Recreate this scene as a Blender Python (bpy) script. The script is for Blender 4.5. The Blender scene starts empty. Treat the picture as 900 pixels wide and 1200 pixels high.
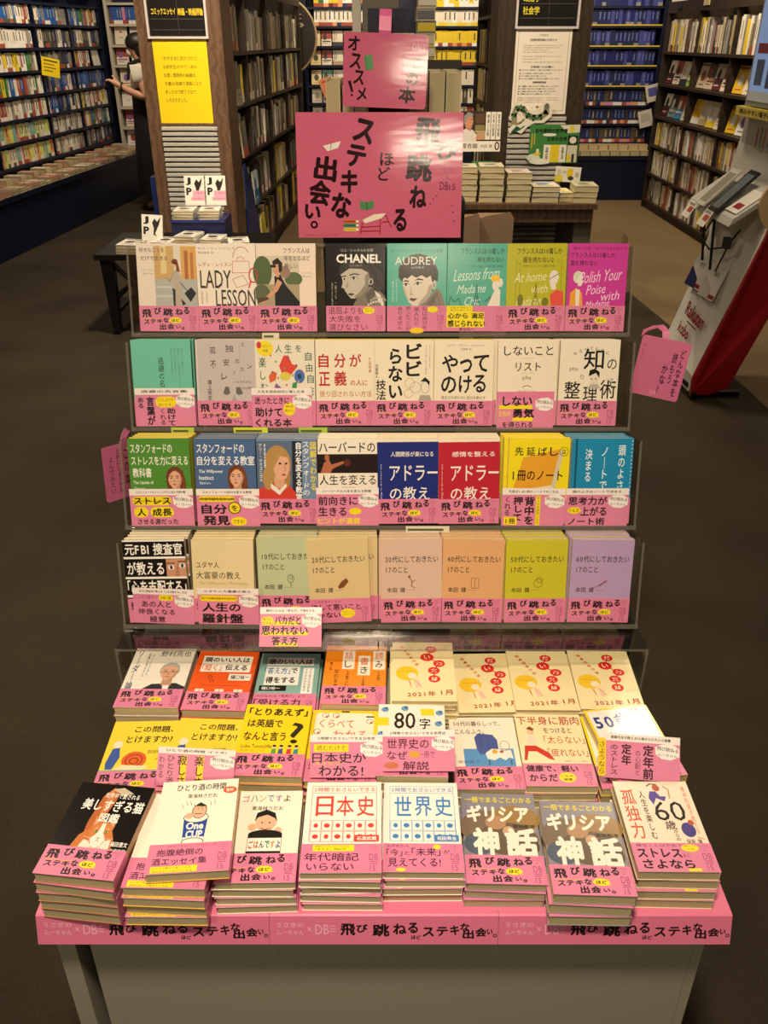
import bpy, math, random
from mathutils import Matrix, Vector
from math import sin, cos, radians as R_, pi
random.seed(7)
scn = bpy.context.scene
COL = scn.collection

# ------------------------------------------------------------------ camera
CAM_Z = 1.5
cam_d = bpy.data.cameras.new('camera')
cam_d.sensor_fit = 'VERTICAL'; cam_d.sensor_height = 24.0; cam_d.lens = 19.78
cam = bpy.data.objects.new('camera', cam_d); COL.objects.link(cam)
cam.location = (0, 0, CAM_Z); cam.rotation_euler = (R_(90 - 29.25), 0, 0)
cam_d.clip_start = 0.05
scn.camera = cam

# ------------------------------------------------------------------ world, exposure, lamps
w = bpy.data.worlds.new('world'); scn.world = w; w.use_nodes = True
bg = w.node_tree.nodes['Background']
bg.inputs[0].default_value = (1.0, 0.84, 0.60, 1); bg.inputs[1].default_value = 0.052
scn.view_settings.view_transform = 'Standard'; scn.view_settings.look = 'None'
scn.view_settings.gamma = 1.0; scn.view_settings.exposure = 0.0
scn.view_settings.use_curve_mapping = False
WARM = (1.0, 0.825, 0.61)

def lamp(name, loc, target, power, size, size_y=None, col=WARM, spread=180):
    d = bpy.data.lights.new(name, 'AREA'); d.energy = power; d.color = col
    d.shape = 'RECTANGLE' if size_y else 'DISK'; d.size = size
    if size_y: d.size_y = size_y
    d.spread = R_(spread)
    o = bpy.data.objects.new(name, d); COL.objects.link(o)
    o.location = loc
    o.rotation_euler = (Vector(target) - Vector(loc)).to_track_quat('-Z', 'Y').to_euler()
    return o
lamp('ceiling_spot_key', (-0.08, 0.04, 2.85), (-0.03, 0.95, 0.5), 19.5, 0.30, spread=100)
lamp('added_floor_fill', (-2.0, 2.3, 2.85), (-1.9, 2.6, 0), 30, 0.3, spread=130)  # added light without a known source, lifts the left floor
lamp('ceiling_tube_behind', (0.35, -3.2, 2.75), (0, 1.6, 1.2), 9, 0.5, 0.09)
lamp('added_front_fill', (-1.7, -1.9, 2.85), (0, 1.0, 0.6), 10, 0.35, spread=120)  # unseen fill added behind the camera to brighten the upright fronts
lamp('ceiling_spot_over', (1.27, 3.3, 2.85), (0.7, 2.9, 0), 15, 0.22, spread=120)
lamp('ceiling_spot_aisle_right', (2.0, 6.8, 2.8), (2.4, 7.4, 0), 46, 0.3)
lamp('ceiling_spot_aisle_left', (-2.1, 7.9, 2.8), (-3.0, 8.6, 0.8), 40, 0.3)
lamp('ceiling_spot_tables', (-0.75, 4.2, 2.85), (-0.8, 5.5, 0.7), 40, 0.3, spread=120)
lamp('ceiling_spot_notice', (0.9, 4.2, 2.85), (0.9, 5.5, 0.9), 15, 0.3, spread=120)
lamp('ceiling_spot_back', (2.3, 8.8, 2.7), (2.4, 9.8, 1.2), 14, 0.3)
lamp('ceiling_tube_back', (0.1, 9.0, 2.6), (0.1, 10.1, 1.5), 30, 1.6, 0.1)

# ------------------------------------------------------------------ materials
def lin(h):
    c = [int(h[i:i + 2], 16) / 255 for i in (0, 2, 4)]
    return tuple(x / 12.92 if x <= .04045 else ((x + .055) / 1.055) ** 2.4 for x in c) + (1,)
_M = {}
def mat(h, rough=.5, spec=.5, coat=0, metal=0, noise=0.0, nscale=60):
    k = (h, rough, spec, coat, metal, noise, nscale)
    if k in _M: return _M[k]
    m = bpy.data.materials.new('paint_' + h); m.use_nodes = True
    nt = m.node_tree; b = nt.nodes['Principled BSDF']
    b.inputs['Base Color'].default_value = lin(h); b.inputs['Roughness'].default_value = rough
    b.inputs['Specular IOR Level'].default_value = spec; b.inputs['Metallic'].default_value = metal
    b.inputs['Coat Weight'].default_value = coat; b.inputs['Coat Roughness'].default_value = .12
    if noise:
        n = nt.nodes.new('ShaderNodeTexNoise'); n.inputs['Scale'].default_value = nscale; n.inputs['Detail'].default_value = 4
        tc = nt.nodes.new('ShaderNodeTexCoord'); nt.links.new(tc.outputs['Object'], n.inputs['Vector'])
        mx = nt.nodes.new('ShaderNodeMix'); mx.data_type = 'RGBA'; mx.blend_type = 'MULTIPLY'
        mx.inputs[0].default_value = 1
        ra = nt.nodes.new('ShaderNodeMapRange'); ra.inputs[3].default_value = 1 - noise; ra.inputs[4].default_value = 1 + noise
        nt.links.new(n.outputs[0], ra.inputs[0])
        mx.inputs[6].default_value = lin(h); nt.links.new(ra.outputs[0], mx.inputs[7])
        nt.links.new(mx.outputs[2], b.inputs['Base Color'])
    _M[k] = m
    return m
def ink(h): return mat(h, .42, .35)
def card(h): return mat(h, .36, .45, .08)
def satin(h): return mat(h, .22, .5, .15)
def gloss(h):
    m = mat(h, .09, .5)
    if 'wavy' not in m:
        m['wavy'] = 1; nt = m.node_tree; n = nt.nodes.new('ShaderNodeTexNoise'); n.inputs['Scale'].default_value = 22; n.inputs['Detail'].default_value = 2
        tc = nt.nodes.new('ShaderNodeTexCoord'); mp = nt.nodes.new('ShaderNodeMapping'); mp.inputs['Scale'].default_value = (.45, 1.6, 1)
        nt.links.new(tc.outputs['Object'], mp.inputs[0]); nt.links.new(mp.outputs[0], n.inputs['Vector'])
        bp = nt.nodes.new('ShaderNodeBump'); bp.inputs['Strength'].default_value = .22; bp.inputs['Distance'].default_value = .0009
        nt.links.new(n.outputs[0], bp.inputs['Height']); nt.links.new(bp.outputs[0], nt.nodes['Principled BSDF'].inputs['Normal'])
    return m

def wave_mat(name, c1, c2, scale, direction, rough=.8, dist=2.0, detail_scale=3):
    m = bpy.data.materials.new(name); m.use_nodes = True; nt = m.node_tree; b = nt.nodes['Principled BSDF']
    tc = nt.nodes.new('ShaderNodeTexCoord'); wv = nt.nodes.new('ShaderNodeTexWave')
    wv.bands_direction = direction; wv.inputs['Scale'].default_value = scale; wv.inputs['Distortion'].default_value = dist
    wv.inputs['Detail Scale'].default_value = detail_scale
    nt.links.new(tc.outputs['Object'], wv.inputs['Vector'])
    mx = nt.nodes.new('ShaderNodeMix'); mx.data_type = 'RGBA'
    nt.links.new(wv.outputs['Fac'], mx.inputs[0]); mx.inputs[6].default_value = lin(c1); mx.inputs[7].default_value = lin(c2)
    nt.links.new(mx.outputs[2], b.inputs['Base Color']); b.inputs['Roughness'].default_value = rough
    b.inputs['Specular IOR Level'].default_value = .25
    return m
PAGE = wave_mat('page_edges', 'cdbf97', 'b3a57c', 420, 'Z', .85, .6)
WOOD = wave_mat('walnut_veneer', '5a4330', '6e533f', 7, 'X', .5, 6.0)
DARKWOOD = wave_mat('dark_oak_veneer', '33291f', '3f3328', 8, 'X', .5, 6.0)
MIDWOOD = wave_mat('brown_oak_veneer', '4e3b2a', '5f4934', 8, 'X', .5, 6.0)
NAVY = mat('10162e', .45, .4)
BLACKM = mat('0c0b0a', .4, .4)
def floor_mat(name, c1, c2, scale, bump):
    m = bpy.data.materials.new(name); m.use_nodes = True; nt = m.node_tree; b = nt.nodes['Principled BSDF']
    tc = nt.nodes.new('ShaderNodeTexCoord'); n = nt.nodes.new('ShaderNodeTexNoise')
    n.inputs['Scale'].default_value = scale; n.inputs['Detail'].default_value = 8; n.inputs['Roughness'].default_value = .7
    nt.links.new(tc.outputs['Object'], n.inputs['Vector'])
    n2 = nt.nodes.new('ShaderNodeTexNoise'); n2.inputs['Scale'].default_value = 1.7
    nt.links.new(tc.outputs['Object'], n2.inputs['Vector'])
    ad = nt.nodes.new('ShaderNodeMath'); ad.operation = 'ADD'
    nt.links.new(n.outputs[0], ad.inputs[0]); nt.links.new(n2.outputs[0], ad.inputs[1])
    ra = nt.nodes.new('ShaderNodeMapRange'); ra.inputs[1].default_value = .7; ra.inputs[2].default_value = 1.3
    nt.links.new(ad.outputs[0], ra.inputs[0])
    mx = nt.nodes.new('ShaderNodeMix'); mx.data_type = 'RGBA'; nt.links.new(ra.outputs[0], mx.inputs[0])
    mx.inputs[6].default_value = lin(c1); mx.inputs[7].default_value = lin(c2)
    nt.links.new(mx.outputs[2], b.inputs['Base Color']); b.inputs['Roughness'].default_value = .9
    b.inputs['Specular IOR Level'].default_value = .15
    bp = nt.nodes.new('ShaderNodeBump'); bp.inputs['Strength'].default_value = bump; bp.inputs['Distance'].default_value = .004
    nt.links.new(n.outputs[0], bp.inputs['Height']); nt.links.new(bp.outputs[0], b.inputs['Normal'])
    return m
CARPET = floor_mat('dark_carpet', '302921', '473e2e', 240, .6)
FLOOR = floor_mat('tan_floor', '836f50', '756246', 60, .1)

def clear_mat(name, tint, gl, rough=.04):
    m = bpy.data.materials.new(name); m.use_nodes = True; nt = m.node_tree
    for n in list(nt.nodes):
        if n.type != 'OUTPUT_MATERIAL': nt.nodes.remove(n)
    out = nt.nodes['Material Output']
    t = nt.nodes.new('ShaderNodeBsdfTransparent'); t.inputs[0].default_value = lin(tint)
    g = nt.nodes.new('ShaderNodeBsdfGlossy'); g.inputs['Roughness'].default_value = rough; g.inputs[0].default_value = (.9, .9, .88, 1)
    lw = nt.nodes.new('ShaderNodeLayerWeight'); lw.inputs[0].default_value = .25
    ra = nt.nodes.new('ShaderNodeMapRange'); ra.inputs[3].default_value = gl; ra.inputs[4].default_value = min(1, gl + .18)
    nt.links.new(lw.outputs['Fresnel'], ra.inputs[0])
    mx = nt.nodes.new('ShaderNodeMixShader'); nt.links.new(ra.outputs[0], mx.inputs[0])
    nt.links.new(t.outputs[0], mx.inputs[1]); nt.links.new(g.outputs[0], mx.inputs[2]); nt.links.new(mx.outputs[0], out.inputs[0])
    return m
ACRYL = clear_mat('clear_acrylic', 'f2f2ee', .04)
def frosted_mat():
    m = bpy.data.materials.new('acrylic_cut_edge'); m.use_nodes = True; nt = m.node_tree
    b = nt.nodes['Principled BSDF']; b.inputs['Base Color'].default_value = lin('8a867a'); b.inputs['Roughness'].default_value = .12
    b.inputs['Alpha'].default_value = .30
    return m
ACRYL_EDGE = frosted_mat()

# ------------------------------------------------------------------ mesh builder
class MB:
    def __init__(s): s.v = []; s.f = []; s.mi = []; s.mats = []; s.mk = {}
    def m(s, mt):
        k = mt.name
        if k not in s.mk: s.mk[k] = len(s.mats); s.mats.append(mt)
        return s.mk[k]
    def add(s, vs, fs, mt, M=None):
        b = len(s.v); i = s.m(mt)
        s.v += [tuple(M @ Vector(p)) for p in vs] if M is not None else [tuple(p) for p in vs]
        s.f += [tuple(b + j for j in f) for f in fs]; s.mi += [i] * len(fs)
        return s
    def box(s, x0, y0, z0, x1, y1, z1, mt, M=None):
        return s.add([(x0, y0, z0), (x1, y0, z0), (x1, y1, z0), (x0, y1, z0), (x0, y0, z1), (x1, y0, z1), (x1, y1, z1), (x0, y1, z1)],
                     [(3, 2, 1, 0), (4, 5, 6, 7), (0, 1, 5, 4), (1, 2, 6, 5), (2, 3, 7, 6), (3, 0, 4, 7)], mt, M)
    def prism(s, pts, axis, a, b, mt, M=None):
        """pts: 2-D outline; axis: the one it is extruded along from a to b"""
        def put(p, t):
            return {'x': (t, p[0], p[1]), 'y': (p[0], t, p[1]), 'z': (p[0], p[1], t)}[axis]
        n = len(pts)
        vs = [put(p, a) for p in pts] + [put(p, b) for p in pts]
        fs = [tuple(range(n))[::-1], tuple(range(n, 2 * n))] + [(i, (i + 1) % n, n + (i + 1) % n, n + i) for i in range(n)]
        return s.add(vs, fs, mt, M)
    def tube(s, pts, r, mt, n=8, M=None):
        pts = [Vector(p) for p in pts]; vs = []; fs = []
        for i, p in enumerate(pts):
            d = (pts[min(i + 1, len(pts) - 1)] - pts[max(i - 1, 0)]).normalized()
            u = d.orthogonal().normalized() if i == 0 else (u - d * u.dot(d)).normalized()
            v = d.cross(u); rr = r[i] if isinstance(r, (list, tuple)) else r
            vs += [p + (u * cos(2 * pi * k / n) + v * sin(2 * pi * k / n)) * rr for k in range(n)]
        for i in range(len(pts) - 1):
            fs += [(i * n + k, i * n + (k + 1) % n, (i + 1) * n + (k + 1) % n, (i + 1) * n + k) for k in range(n)]
        fs += [tuple(range(n))[::-1], tuple(range((len(pts) - 1) * n, len(pts) * n))]
        return s.add(vs, fs, mt, M)
    def mesh(s, name):
        me = bpy.data.meshes.new(name); me.from_pydata(s.v, [], s.f)
        for x in s.mats: me.materials.append(x)
        me.polygons.foreach_set('material_index', s.mi); me.update()
        return me

def link(name, me, parent=None, M=None):
    o = bpy.data.objects.new(name, me); COL.objects.link(o)
    if parent is not None: o.parent = parent
    if M is not None: o.matrix_basis = M
    return o
def obj(name, mb, parent=None, M=None): return link(name, mb.mesh(name), parent, M)
def tag(o, label, cat, group=None):
    o['label'] = label; o['category'] = cat
    if group: o['group'] = group
    return o
def thing(name, label, cat, M=None, group=None):
    return tag(link(name, None, None, M), label, cat, group)
def struct(name, mb, M=None):
    o = obj(name, mb, None, M); o['kind'] = 'structure'; return o
def TR(x, y, z): return Matrix.Translation((x, y, z))
def RX(d): return Matrix.Rotation(R_(d), 4, 'X')
def RY(d): return Matrix.Rotation(R_(d), 4, 'Y')
def RZ(d): return Matrix.Rotation(R_(d), 4, 'Z')
ONES = 'zeroth first second third fourth fifth sixth seventh eighth ninth tenth eleventh twelfth thirteenth fourteenth fifteenth sixteenth seventeenth eighteenth nineteenth'.split()
TENS = {20: 'twent', 30: 'thirt', 40: 'fort', 50: 'fift', 60: 'sixt', 70: 'sevent', 80: 'eight', 90: 'ninet'}
def ordw(n):
    if n < 20: return ONES[n]
    t, o = n // 10 * 10, n % 10
    return TENS[t] + ('ieth' if o == 0 else 'y-' + ONES[o])

# ------------------------------------------------------------------ lettering and flat artwork
_G = {}
def glyph(ch, bold):
    k = (ch, bold)
    if k not in _G:
        c = bpy.data.curves.new('lettering', 'FONT'); c.body = ch; c.resolution_u = 2; c.fill_mode = 'BOTH'
        o = bpy.data.objects.new('lettering', c)
        me = o.to_mesh()
        vs = [(v.co.x, v.co.y) for v in me.vertices]; fs = [tuple(p.vertices) for p in me.polygons]
        if bold > 0:
            n = len(vs); sh = [(bold, 0), (-bold, 0), (0, bold), (0, -bold), (bold * .7, bold * .7), (-bold * .7, -bold * .7), (bold * .7, -bold * .7), (-bold * .7, bold * .7)] if bold > .025 else [(bold, 0), (-bold, 0), (0, bold), (0, -bold)]
            vs, fs = [(x + a, y + b) for a, b in sh for x, y in vs], [tuple(i + n * q for i in f) for q in range(len(sh)) for f in fs]
            zs = [1.1e-6 * q for q in range(len(sh)) for _ in range(n)]
        else: zs = [0.0] * len(vs)
        _G[k] = (vs, fs, zs)
        o.to_mesh_clear(); bpy.data.objects.remove(o); bpy.data.curves.remove(c)
    return _G[k]
VMAP = {'ー': '｜', '「': '﹁', '」': '﹂', '…': '︙'}
def layout(s, bold, vert):
    if not vert and all(ord(c) < 128 for c in s): return glyph(s, bold)
    vs, fs, zs = [], [], []
    x = 0
    for c in s:
        if c == ' ': x += .5; continue
        g = glyph(VMAP.get(c, c) if vert else c, bold); b = len(vs)
        if vert: vs += [(px, py - x) for px, py in g[0]]
        else: vs += [(px + x, py) for px, py in g[0]]
        fs += [tuple(b + i for i in f) for f in g[1]]; zs += g[2]
        x += 1.0 if (ord(c) > 127 or vert) else .62
    return vs, fs, zs

class Art:
    """flat print on a sheet: coordinates in percent of the sheet, y downwards; every item lies a hair above the last"""
    STEP = 1.1e-5
    def __init__(s, mb, x0, y0, x1, y1, z, fin=ink):
        s.mb, s.x0, s.y0, s.x1, s.y1, s.z, s.n, s.fin = mb, x0, y0, x1, y1, z, 0, fin
    def _p(s, x, y): return (s.x0 + (s.x1 - s.x0) * x / 100, s.y1 - (s.y1 - s.y0) * y / 100)
    def _put(s, pts, fs, col, zs=None):
        s.n += 1; z = s.z + s.STEP * s.n
        s.mb.add([(x, y, z + q) for (x, y), q in zip(pts, zs)] if zs else [(x, y, z) for x, y in pts], fs, s.fin(col))
    def P(s, pts, col): s._put([s._p(*p) for p in pts][::-1], [tuple(range(len(pts)))], col); return s
    def R(s, x0, y0, x1, y1, col): return s.P([(x0, y0), (x1, y0), (x1, y1), (x0, y1)], col)
    def E(s, cx, cy, rx, ry, col, n=20): return s.P([(cx + rx * cos(2 * pi * i / n), cy + ry * sin(2 * pi * i / n)) for i in range(n)], col)
    def RR(s, x0, y0, x1, y1, r, col):
        a = (s.x1 - s.x0) / (s.y1 - s.y0); pts = []
        for cx, cy, t in ((x1 - r, y0 + r * a, -90), (x1 - r, y1 - r * a, 0), (x0 + r, y1 - r * a, 90), (x0 + r, y0 + r * a, 180)):
            pts += [(cx + r * cos(R_(t + k * 22.5)), cy + r * a * sin(R_(t + k * 22.5))) for k in range(5)]
        return s.P(pts, col)
    def L(s, pts, wd, col):
        """a drawn line, wd in percent of the width"""
        q = [Vector(s._p(*p)) for p in pts]; h = wd / 200 * (s.x1 - s.x0); vs = []; fs = []
        for a, b in zip(q, q[1:]):
            d = (b - a)
            if d.length < 1e-9: continue
            d.normalize(); n = Vector((-d.y, d.x)) * h; a, b = a - d * h * .5, b + d * h * .5
            k = len(vs); vs += [tuple(a - n), tuple(b - n), tuple(b + n), tuple(a + n)]; fs.append((k, k + 1, k + 2, k + 3))
        s._put(vs, fs, col); return s
    def O(s, cx, cy, rx, ry, wd, col, a0=0, a1=360, n=18):
        return s.L([(cx + rx * cos(R_(a0 + (a1 - a0) * i / n)), cy + ry * sin(R_(a0 + (a1 - a0) * i / n))) for i in range(n + 1)], wd, col)
    def T(s, t, x0, y0, x1, y1, col='1c1614', b=0.0, v=0, r=0, sl=0):
        if b == 0 and y1 - y0 > 4.5 and s.y1 - s.y0 > .12: b = .012
        vs, fs, zs = layout(t, b, v)
        if not vs: return s
        ax, bx = min(p[0] for p in vs), max(p[0] for p in vs); ay, by = min(p[1] for p in vs), max(p[1] for p in vs)
        X0, Y1 = s._p(x0, y0); X1, Y0 = s._p(x1, y1)
        W, H = X1 - X0, Y1 - Y0; cx, cy = (X0 + X1) / 2, (Y0 + Y1) / 2
        c, q = cos(R_(r)), sin(R_(r)); out = []
        for px, py in vs:
            u = ((px - ax) / max(bx - ax, 1e-6) - .5) * W; w_ = ((py - ay) / max(by - ay, 1e-6) - .5) * H
            u += sl * w_
            out.append((cx + u * c - w_ * q, cy + u * q + w_ * c))
        s._put(out, fs, col, zs); return s
    def face(s, cx, cy, k, skin='d9a98a', hair='6b4226', look=0, man=0, mono=0):
        """a head: k is half the face's width in percent"""
        a = (s.x1 - s.x0) / (s.y1 - s.y0); E = lambda x, y, rx, ry, c: s.E(cx + x * k, cy + y * k * a, rx * k, ry * k * a, c)
        P = lambda pts, c: s.P([(cx + x * k, cy + y * k * a) for x, y in pts], c)
        dk = lambda h, f: '%02x%02x%02x' % tuple(int(int(h[i:i + 2], 16) * f) for i in (0, 2, 4))
        lk = look
        if man: P([(-1.02, .2), (-1.1, -.5), (-.85, -1.25), (-.2, -1.6), (.45, -1.55), (.95, -1.1), (1.08, -.3), (1.0, .2)], hair)
        else: P([(-.95, 1.9), (-1.15, .6), (-1.2, -.4), (-.9, -1.2), (-.2, -1.65), (.5, -1.6), (1.1, -1.0), (1.35, .2), (1.4, 1.6), (1.2, 2.3), (.7, 2.0), (-.5, 1.9)], hair)
        P([(-.42, .7), (.55, .6), (.62, 2.1), (-.5, 2.1)], dk(skin, .86))
        P([(-.92, -.5), (-.93, .1), (-.78, .68), (-.42, 1.18), (-.02, 1.34), (.4, 1.2), (.75, .7), (.9, .1), (.9, -.5), (.55, -1.15), (-.5, -1.15)], skin)
        P([(.4, 1.2), (.75, .7), (.9, .1), (.9, -.5), (.7, -.2), (.6, .4), (.3, .95), (-.02, 1.34)], dk(skin, .84))
        if man: P([(-.96, -.3), (-.98, -.8), (-.4, -1.3), (.3, -1.35), (.92, -.8), (.96, -.3), (.82, -.7), (.3, -1.02), (-.4, -1.0), (-.84, -.7)], hair)
        else:
            P([(-.98, .3), (-1.02, -.5), (-.7, -1.25), (.1, -1.5), (.75, -1.2), (1.0, -.5), (1.02, .6), (.86, -.1), (.6, -.75), (.1, -1.12), (-.35, -.95), (-.75, -.5), (-.9, .1)], hair)
            for q in range(5): s.L([(cx + (.2 + q * .2) * k, cy - 1.45 * k * a + q * .12 * k * a), (cx + (1.0 + q * .05) * k, cy + (-.3 + q * .3) * k * a), (cx + (1.15 - q * .06) * k, cy + (1.2 + q * .15) * k * a)], k * .06, dk(hair, 1.25 if hair < '7' else .85))
        d = '2a1c16'
        for e in (-1, 1):
            ex = e * .4 + lk * .16
            s.L([(cx + (ex - .24) * k, cy - .34 * k * a), (cx + ex * k, cy - .43 * k * a), (cx + (ex + .22) * k, cy - .35 * k * a)], k * .09, dk(hair, .7) if not mono else '4a443c')
            P([(ex - .2, -.1), (ex, -.2), (ex + .2, -.1), (ex, -.03)], 'f0e8de'); E(ex, -.12, .09, .085, d)
            s.L([(cx + (ex - .21) * k, cy - .1 * k * a), (cx + ex * k, cy - .21 * k * a), (cx + (ex + .21) * k, cy - .1 * k * a)], k * .05, d)
            E(ex * 1.2, .32, .2, .16, dk(skin, .95))
        P([(lk * .2 - .08, 0), (lk * .3 - .16, .36), (lk * .3 + .02, .44), (lk * .3 + .16, .38), (lk * .2 + .06, 0)], dk(skin, .9)); s.L([(cx + (lk * .3 - .14) * k, cy + .4 * k * a), (cx + (lk * .3 + .14) * k, cy + .41 * k * a)], k * .05, dk(skin, .6))
        P([(lk * .22 - .3, .72), (lk * .22, .66), (lk * .22 + .3, .72), (lk * .22, .86)], 'b0544a' if not man else 'a8705e'); s.L([(cx + (lk * .22 - .3) * k, cy + .73 * k * a), (cx + (lk * .22 + .3) * k, cy + .73 * k * a)], k * .04, '6a2a26')
        return s
# ================================================================== the room
fl = MB(); fl.box(-3.9, -2.6, -.06, 3.6, 10.7, 0, FLOOR); struct('floor', fl)
cp = MB(); cp.prism([(-3.0, -2.4), (1.80, -2.4), (1.78, 3.9), (1.66, 5.72), (-.9, 5.72), (-.9, 10.3), (-3.0, 10.3)], 'z', .0005, .006, CARPET); o = struct('floor_carpet', cp)
wb = MB(); wb.box(-3.9, 10.62, 0, 3.6, 10.7, 2.6, NAVY); struct('wall_back', wb)
wl = MB(); wl.box(-3.98, -2.6, 0, -3.9, 10.7, 2.6, NAVY); struct('wall_left', wl)
wr = MB(); wr.box(3.2, 5.0, 0, 3.28, 10.62, 2.6, DARKWOOD); struct('wall_right', wr)
bt = MB(); bt.box(-.06, 10.3, 0, .36, 10.6, 2.5, NAVY)
struct('wall_back_pier', bt)

# ------------------------------------------------------------------ bookcases
def bookcase(name, label, M, length, depth, boards, top, m_, dividers=(), plinth=.08, deck=None, thick=.022, back=None):
    """local frame: x along the case, front at y = 0, back at y = depth"""
    t = thing(name, label, 'bookcase', M)
    for x in (-.03, length):
        s = MB(); s.box(x, 0, 0, x + .03, depth, top, m_); obj('side_panel', s, t)
    s = MB(); s.box(0, depth - .015, 0, length, depth, top, back or m_); obj('back_panel', s, t)
    for z in boards:
        s = MB(); s.box(.0005, .0, z - thick, length - .0005, depth - .016, z, m_); obj('shelf', s, t)
    for x in dividers:
        s = MB(); s.box(x - .011, .012, boards[0] + .0005, x + .011, depth - .0165, top - .001, m_); obj('divider', s, t)
    s = MB(); s.box(.001, .02, 0, length - .001, .04, boards[0] - thick - .001, m_); obj('plinth', s, t)
    s = MB(); s.box(.001, 0, top - .09, length - .001, .02, top, m_); obj('header_board', s, t)
    if deck:
        z0, z1, out, dm = deck
        s = MB(); s.box(.0, -out, 0, length, -.002, z0, dm); obj('base_cabinet', s, t)
        s = MB(); s.box(-.005, -out - .02, z0 + .0005, length + .005, -.002, z1, dm); obj('deck_top', s, t)
    return t

_SB = {}
def spine_mesh(w, h, d, c, band, mark):
    k = (round(w, 3), round(h, 3), round(d, 3), c, band, mark)
    if k in _SB: return _SB[k]
    b = MB(); cm = ink(c); e = .0018
    b.box(0, 0, 0, e, d, h, cm); b.box(w - e, 0, 0, w, d, h, cm); b.box(e, 0, 0, w - e, e, h, cm)
    b.box(e, e, .003, w - e, d - .004, h - .003, PAGE)
    def strip(z0, z1, col, i=0.0): b.add([(i * w, -.0002, z0), (w - i * w, -.0002, z0), (w - i * w, -.0002, z1), (i * w, -.0002, z1)], [(0, 1, 2, 3)], ink(col))
    if band: strip(.0, h * .22, band); 
    if mark: strip(h * .38, h * .86, mark, .36)
    _SB[k] = b.mesh('book_spine'); return _SB[k]
CN = {'e6dcc6': 'cream', 'f0ece2': 'white', 'a8503f': 'red', '2f7a3c': 'green', '2c5fa8': 'blue', 'e8c832': 'yellow', '27305a': 'navy', 'd98aa8': 'pink', 'c8d48a': 'pale green',
      'e2a066': 'orange', '7fb2a8': 'teal', '8a5f9a': 'purple', '57503f': 'brown', '3a3a3c': 'charcoal', '9a9488': 'grey', 'b8a078': 'tan', 'd8dc78': 'lime', '2a2622': 'black', '23286a': 'deep blue', '4a4f98': 'bright blue'}
DARK_INK = {'e6dcc6', 'f0ece2', 'e8c832', 'c8d48a', 'd8dc78', 'd98aa8', 'e2a066', 'b8a078', '9a9488'}
def spine_row(M, x0, x1, y, z, hs, ws, d, pal, where, group, name, bands=(None,), gap=.0, lean=0.0, start=1, maxn=999, frm='near'):
    x = x0; i = start; n = 0
    while n < maxn:
        wd = random.choice(ws); h = random.choice(hs); c = random.choice(pal)
        if x + wd > x1: break
        bd = random.choice(bands); mk = ('5a5046' if c in DARK_INK else 'a8a090' if c not in ('23286a', '27305a', '4a4f98') else '6a78b0') if random.random() < .7 else None
        o = link(name, spine_mesh(wd, h, d, c, bd, mk), None, M @ TR(x, y + random.uniform(0, .012), z) @ (RY(lean) if lean else Matrix()))
        tag(o, '%s spined book, %s from the %s end, %s' % (CN[c], ordw(i), frm, where), 'book', group)
        x += wd / cos(R_(lean)) + .0008 + (random.random() * gap if random.random() < .3 else 0) ; i += 1; n += 1
    return i
def face_book(w, h, t, c, c2, c3, style=0):
    k = ('f', w, h, t, c, c2, c3, style)
    if k in _SB: return _SB[k]
    b = MB(); cm = card(c)
    b.box(0, 0, 0, w, .0015, h, cm); b.box(0, t - .0015, 0, w, t, h, cm); b.box(w - .0015, .0015, 0, w, t - .0015, h, cm)
    b.box(.002, .0015, .002, w - .0015, t - .0015, h - .002, PAGE)
    sub = MB(); a = Art(sub, 0, 0, w, h, .0002)
    if style == 0: a.R(8, 6, 92, 12, c2).E(50, 52, 24, 22, c3).R(20, 84, 80, 88, c2)
    elif style == 1: a.R(0, 0, 100, 55, c2).E(35, 40, 18, 22, c3).R(10, 66, 90, 74, c3).R(10, 80, 60, 84, c2)
    elif style == 2: a.R(14, 10, 22, 70, c2).R(34, 14, 40, 60, c2).R(0, 74, 100, 100, c3)
    else: a.E(50, 30, 10, 6, c2).R(35, 60, 65, 64, c2)
    for v in sub.v: pass
    R = Matrix(((1, 0, 0, 0), (0, 0, -1, 0), (0, 1, 0, 0), (0, 0, 0, 1)))
    for f, mi in zip(sub.f, sub.mi): b.add([sub.v[i] for i in f], [tuple(range(len(f)))], sub.mats[mi], R)
    _SB[k] = b.mesh('book_facing'); return _SB[k]

# --- long navy bookcase along the left
BO = [.547, .728, .900, 1.075, 1.26, 1.436, 1.62, 1.79]
ML = TR(-3.25, 6.5, 0) @ RZ(85.1) @ TR(-.7, 0, 0)
bookcase('navy_bookcase', 'long navy bookcase of tight rows beyond the black low table', ML, 4.3, .26, BO, 2.0, NAVY, (.75, 1.745, 2.805, 3.555), deck=(.40, .44, .33, NAVY))
WL = '%s shelf up, long navy bookcase'
P_ = {'white': ['e6dcc6', 'f0ece2', 'e6dcc6', '9a9488'], 'mix': ['e6dcc6', 'f0ece2', '2f7a3c', 'a8503f', '2c5fa8', '9a9488', 'e6dcc6', 'e8c832'],
      'pastel': ['c8d48a', 'd98aa8', '7fb2a8', 'e2a066', 'e6dcc6', 'd8dc78'], 'blue': ['2c5fa8', '2c5fa8', '27305a', 'e6dcc6', '9a9488'], 'dark': ['57503f', '3a3a3c', '9a9488', '27305a', 'e6dcc6']}
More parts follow.
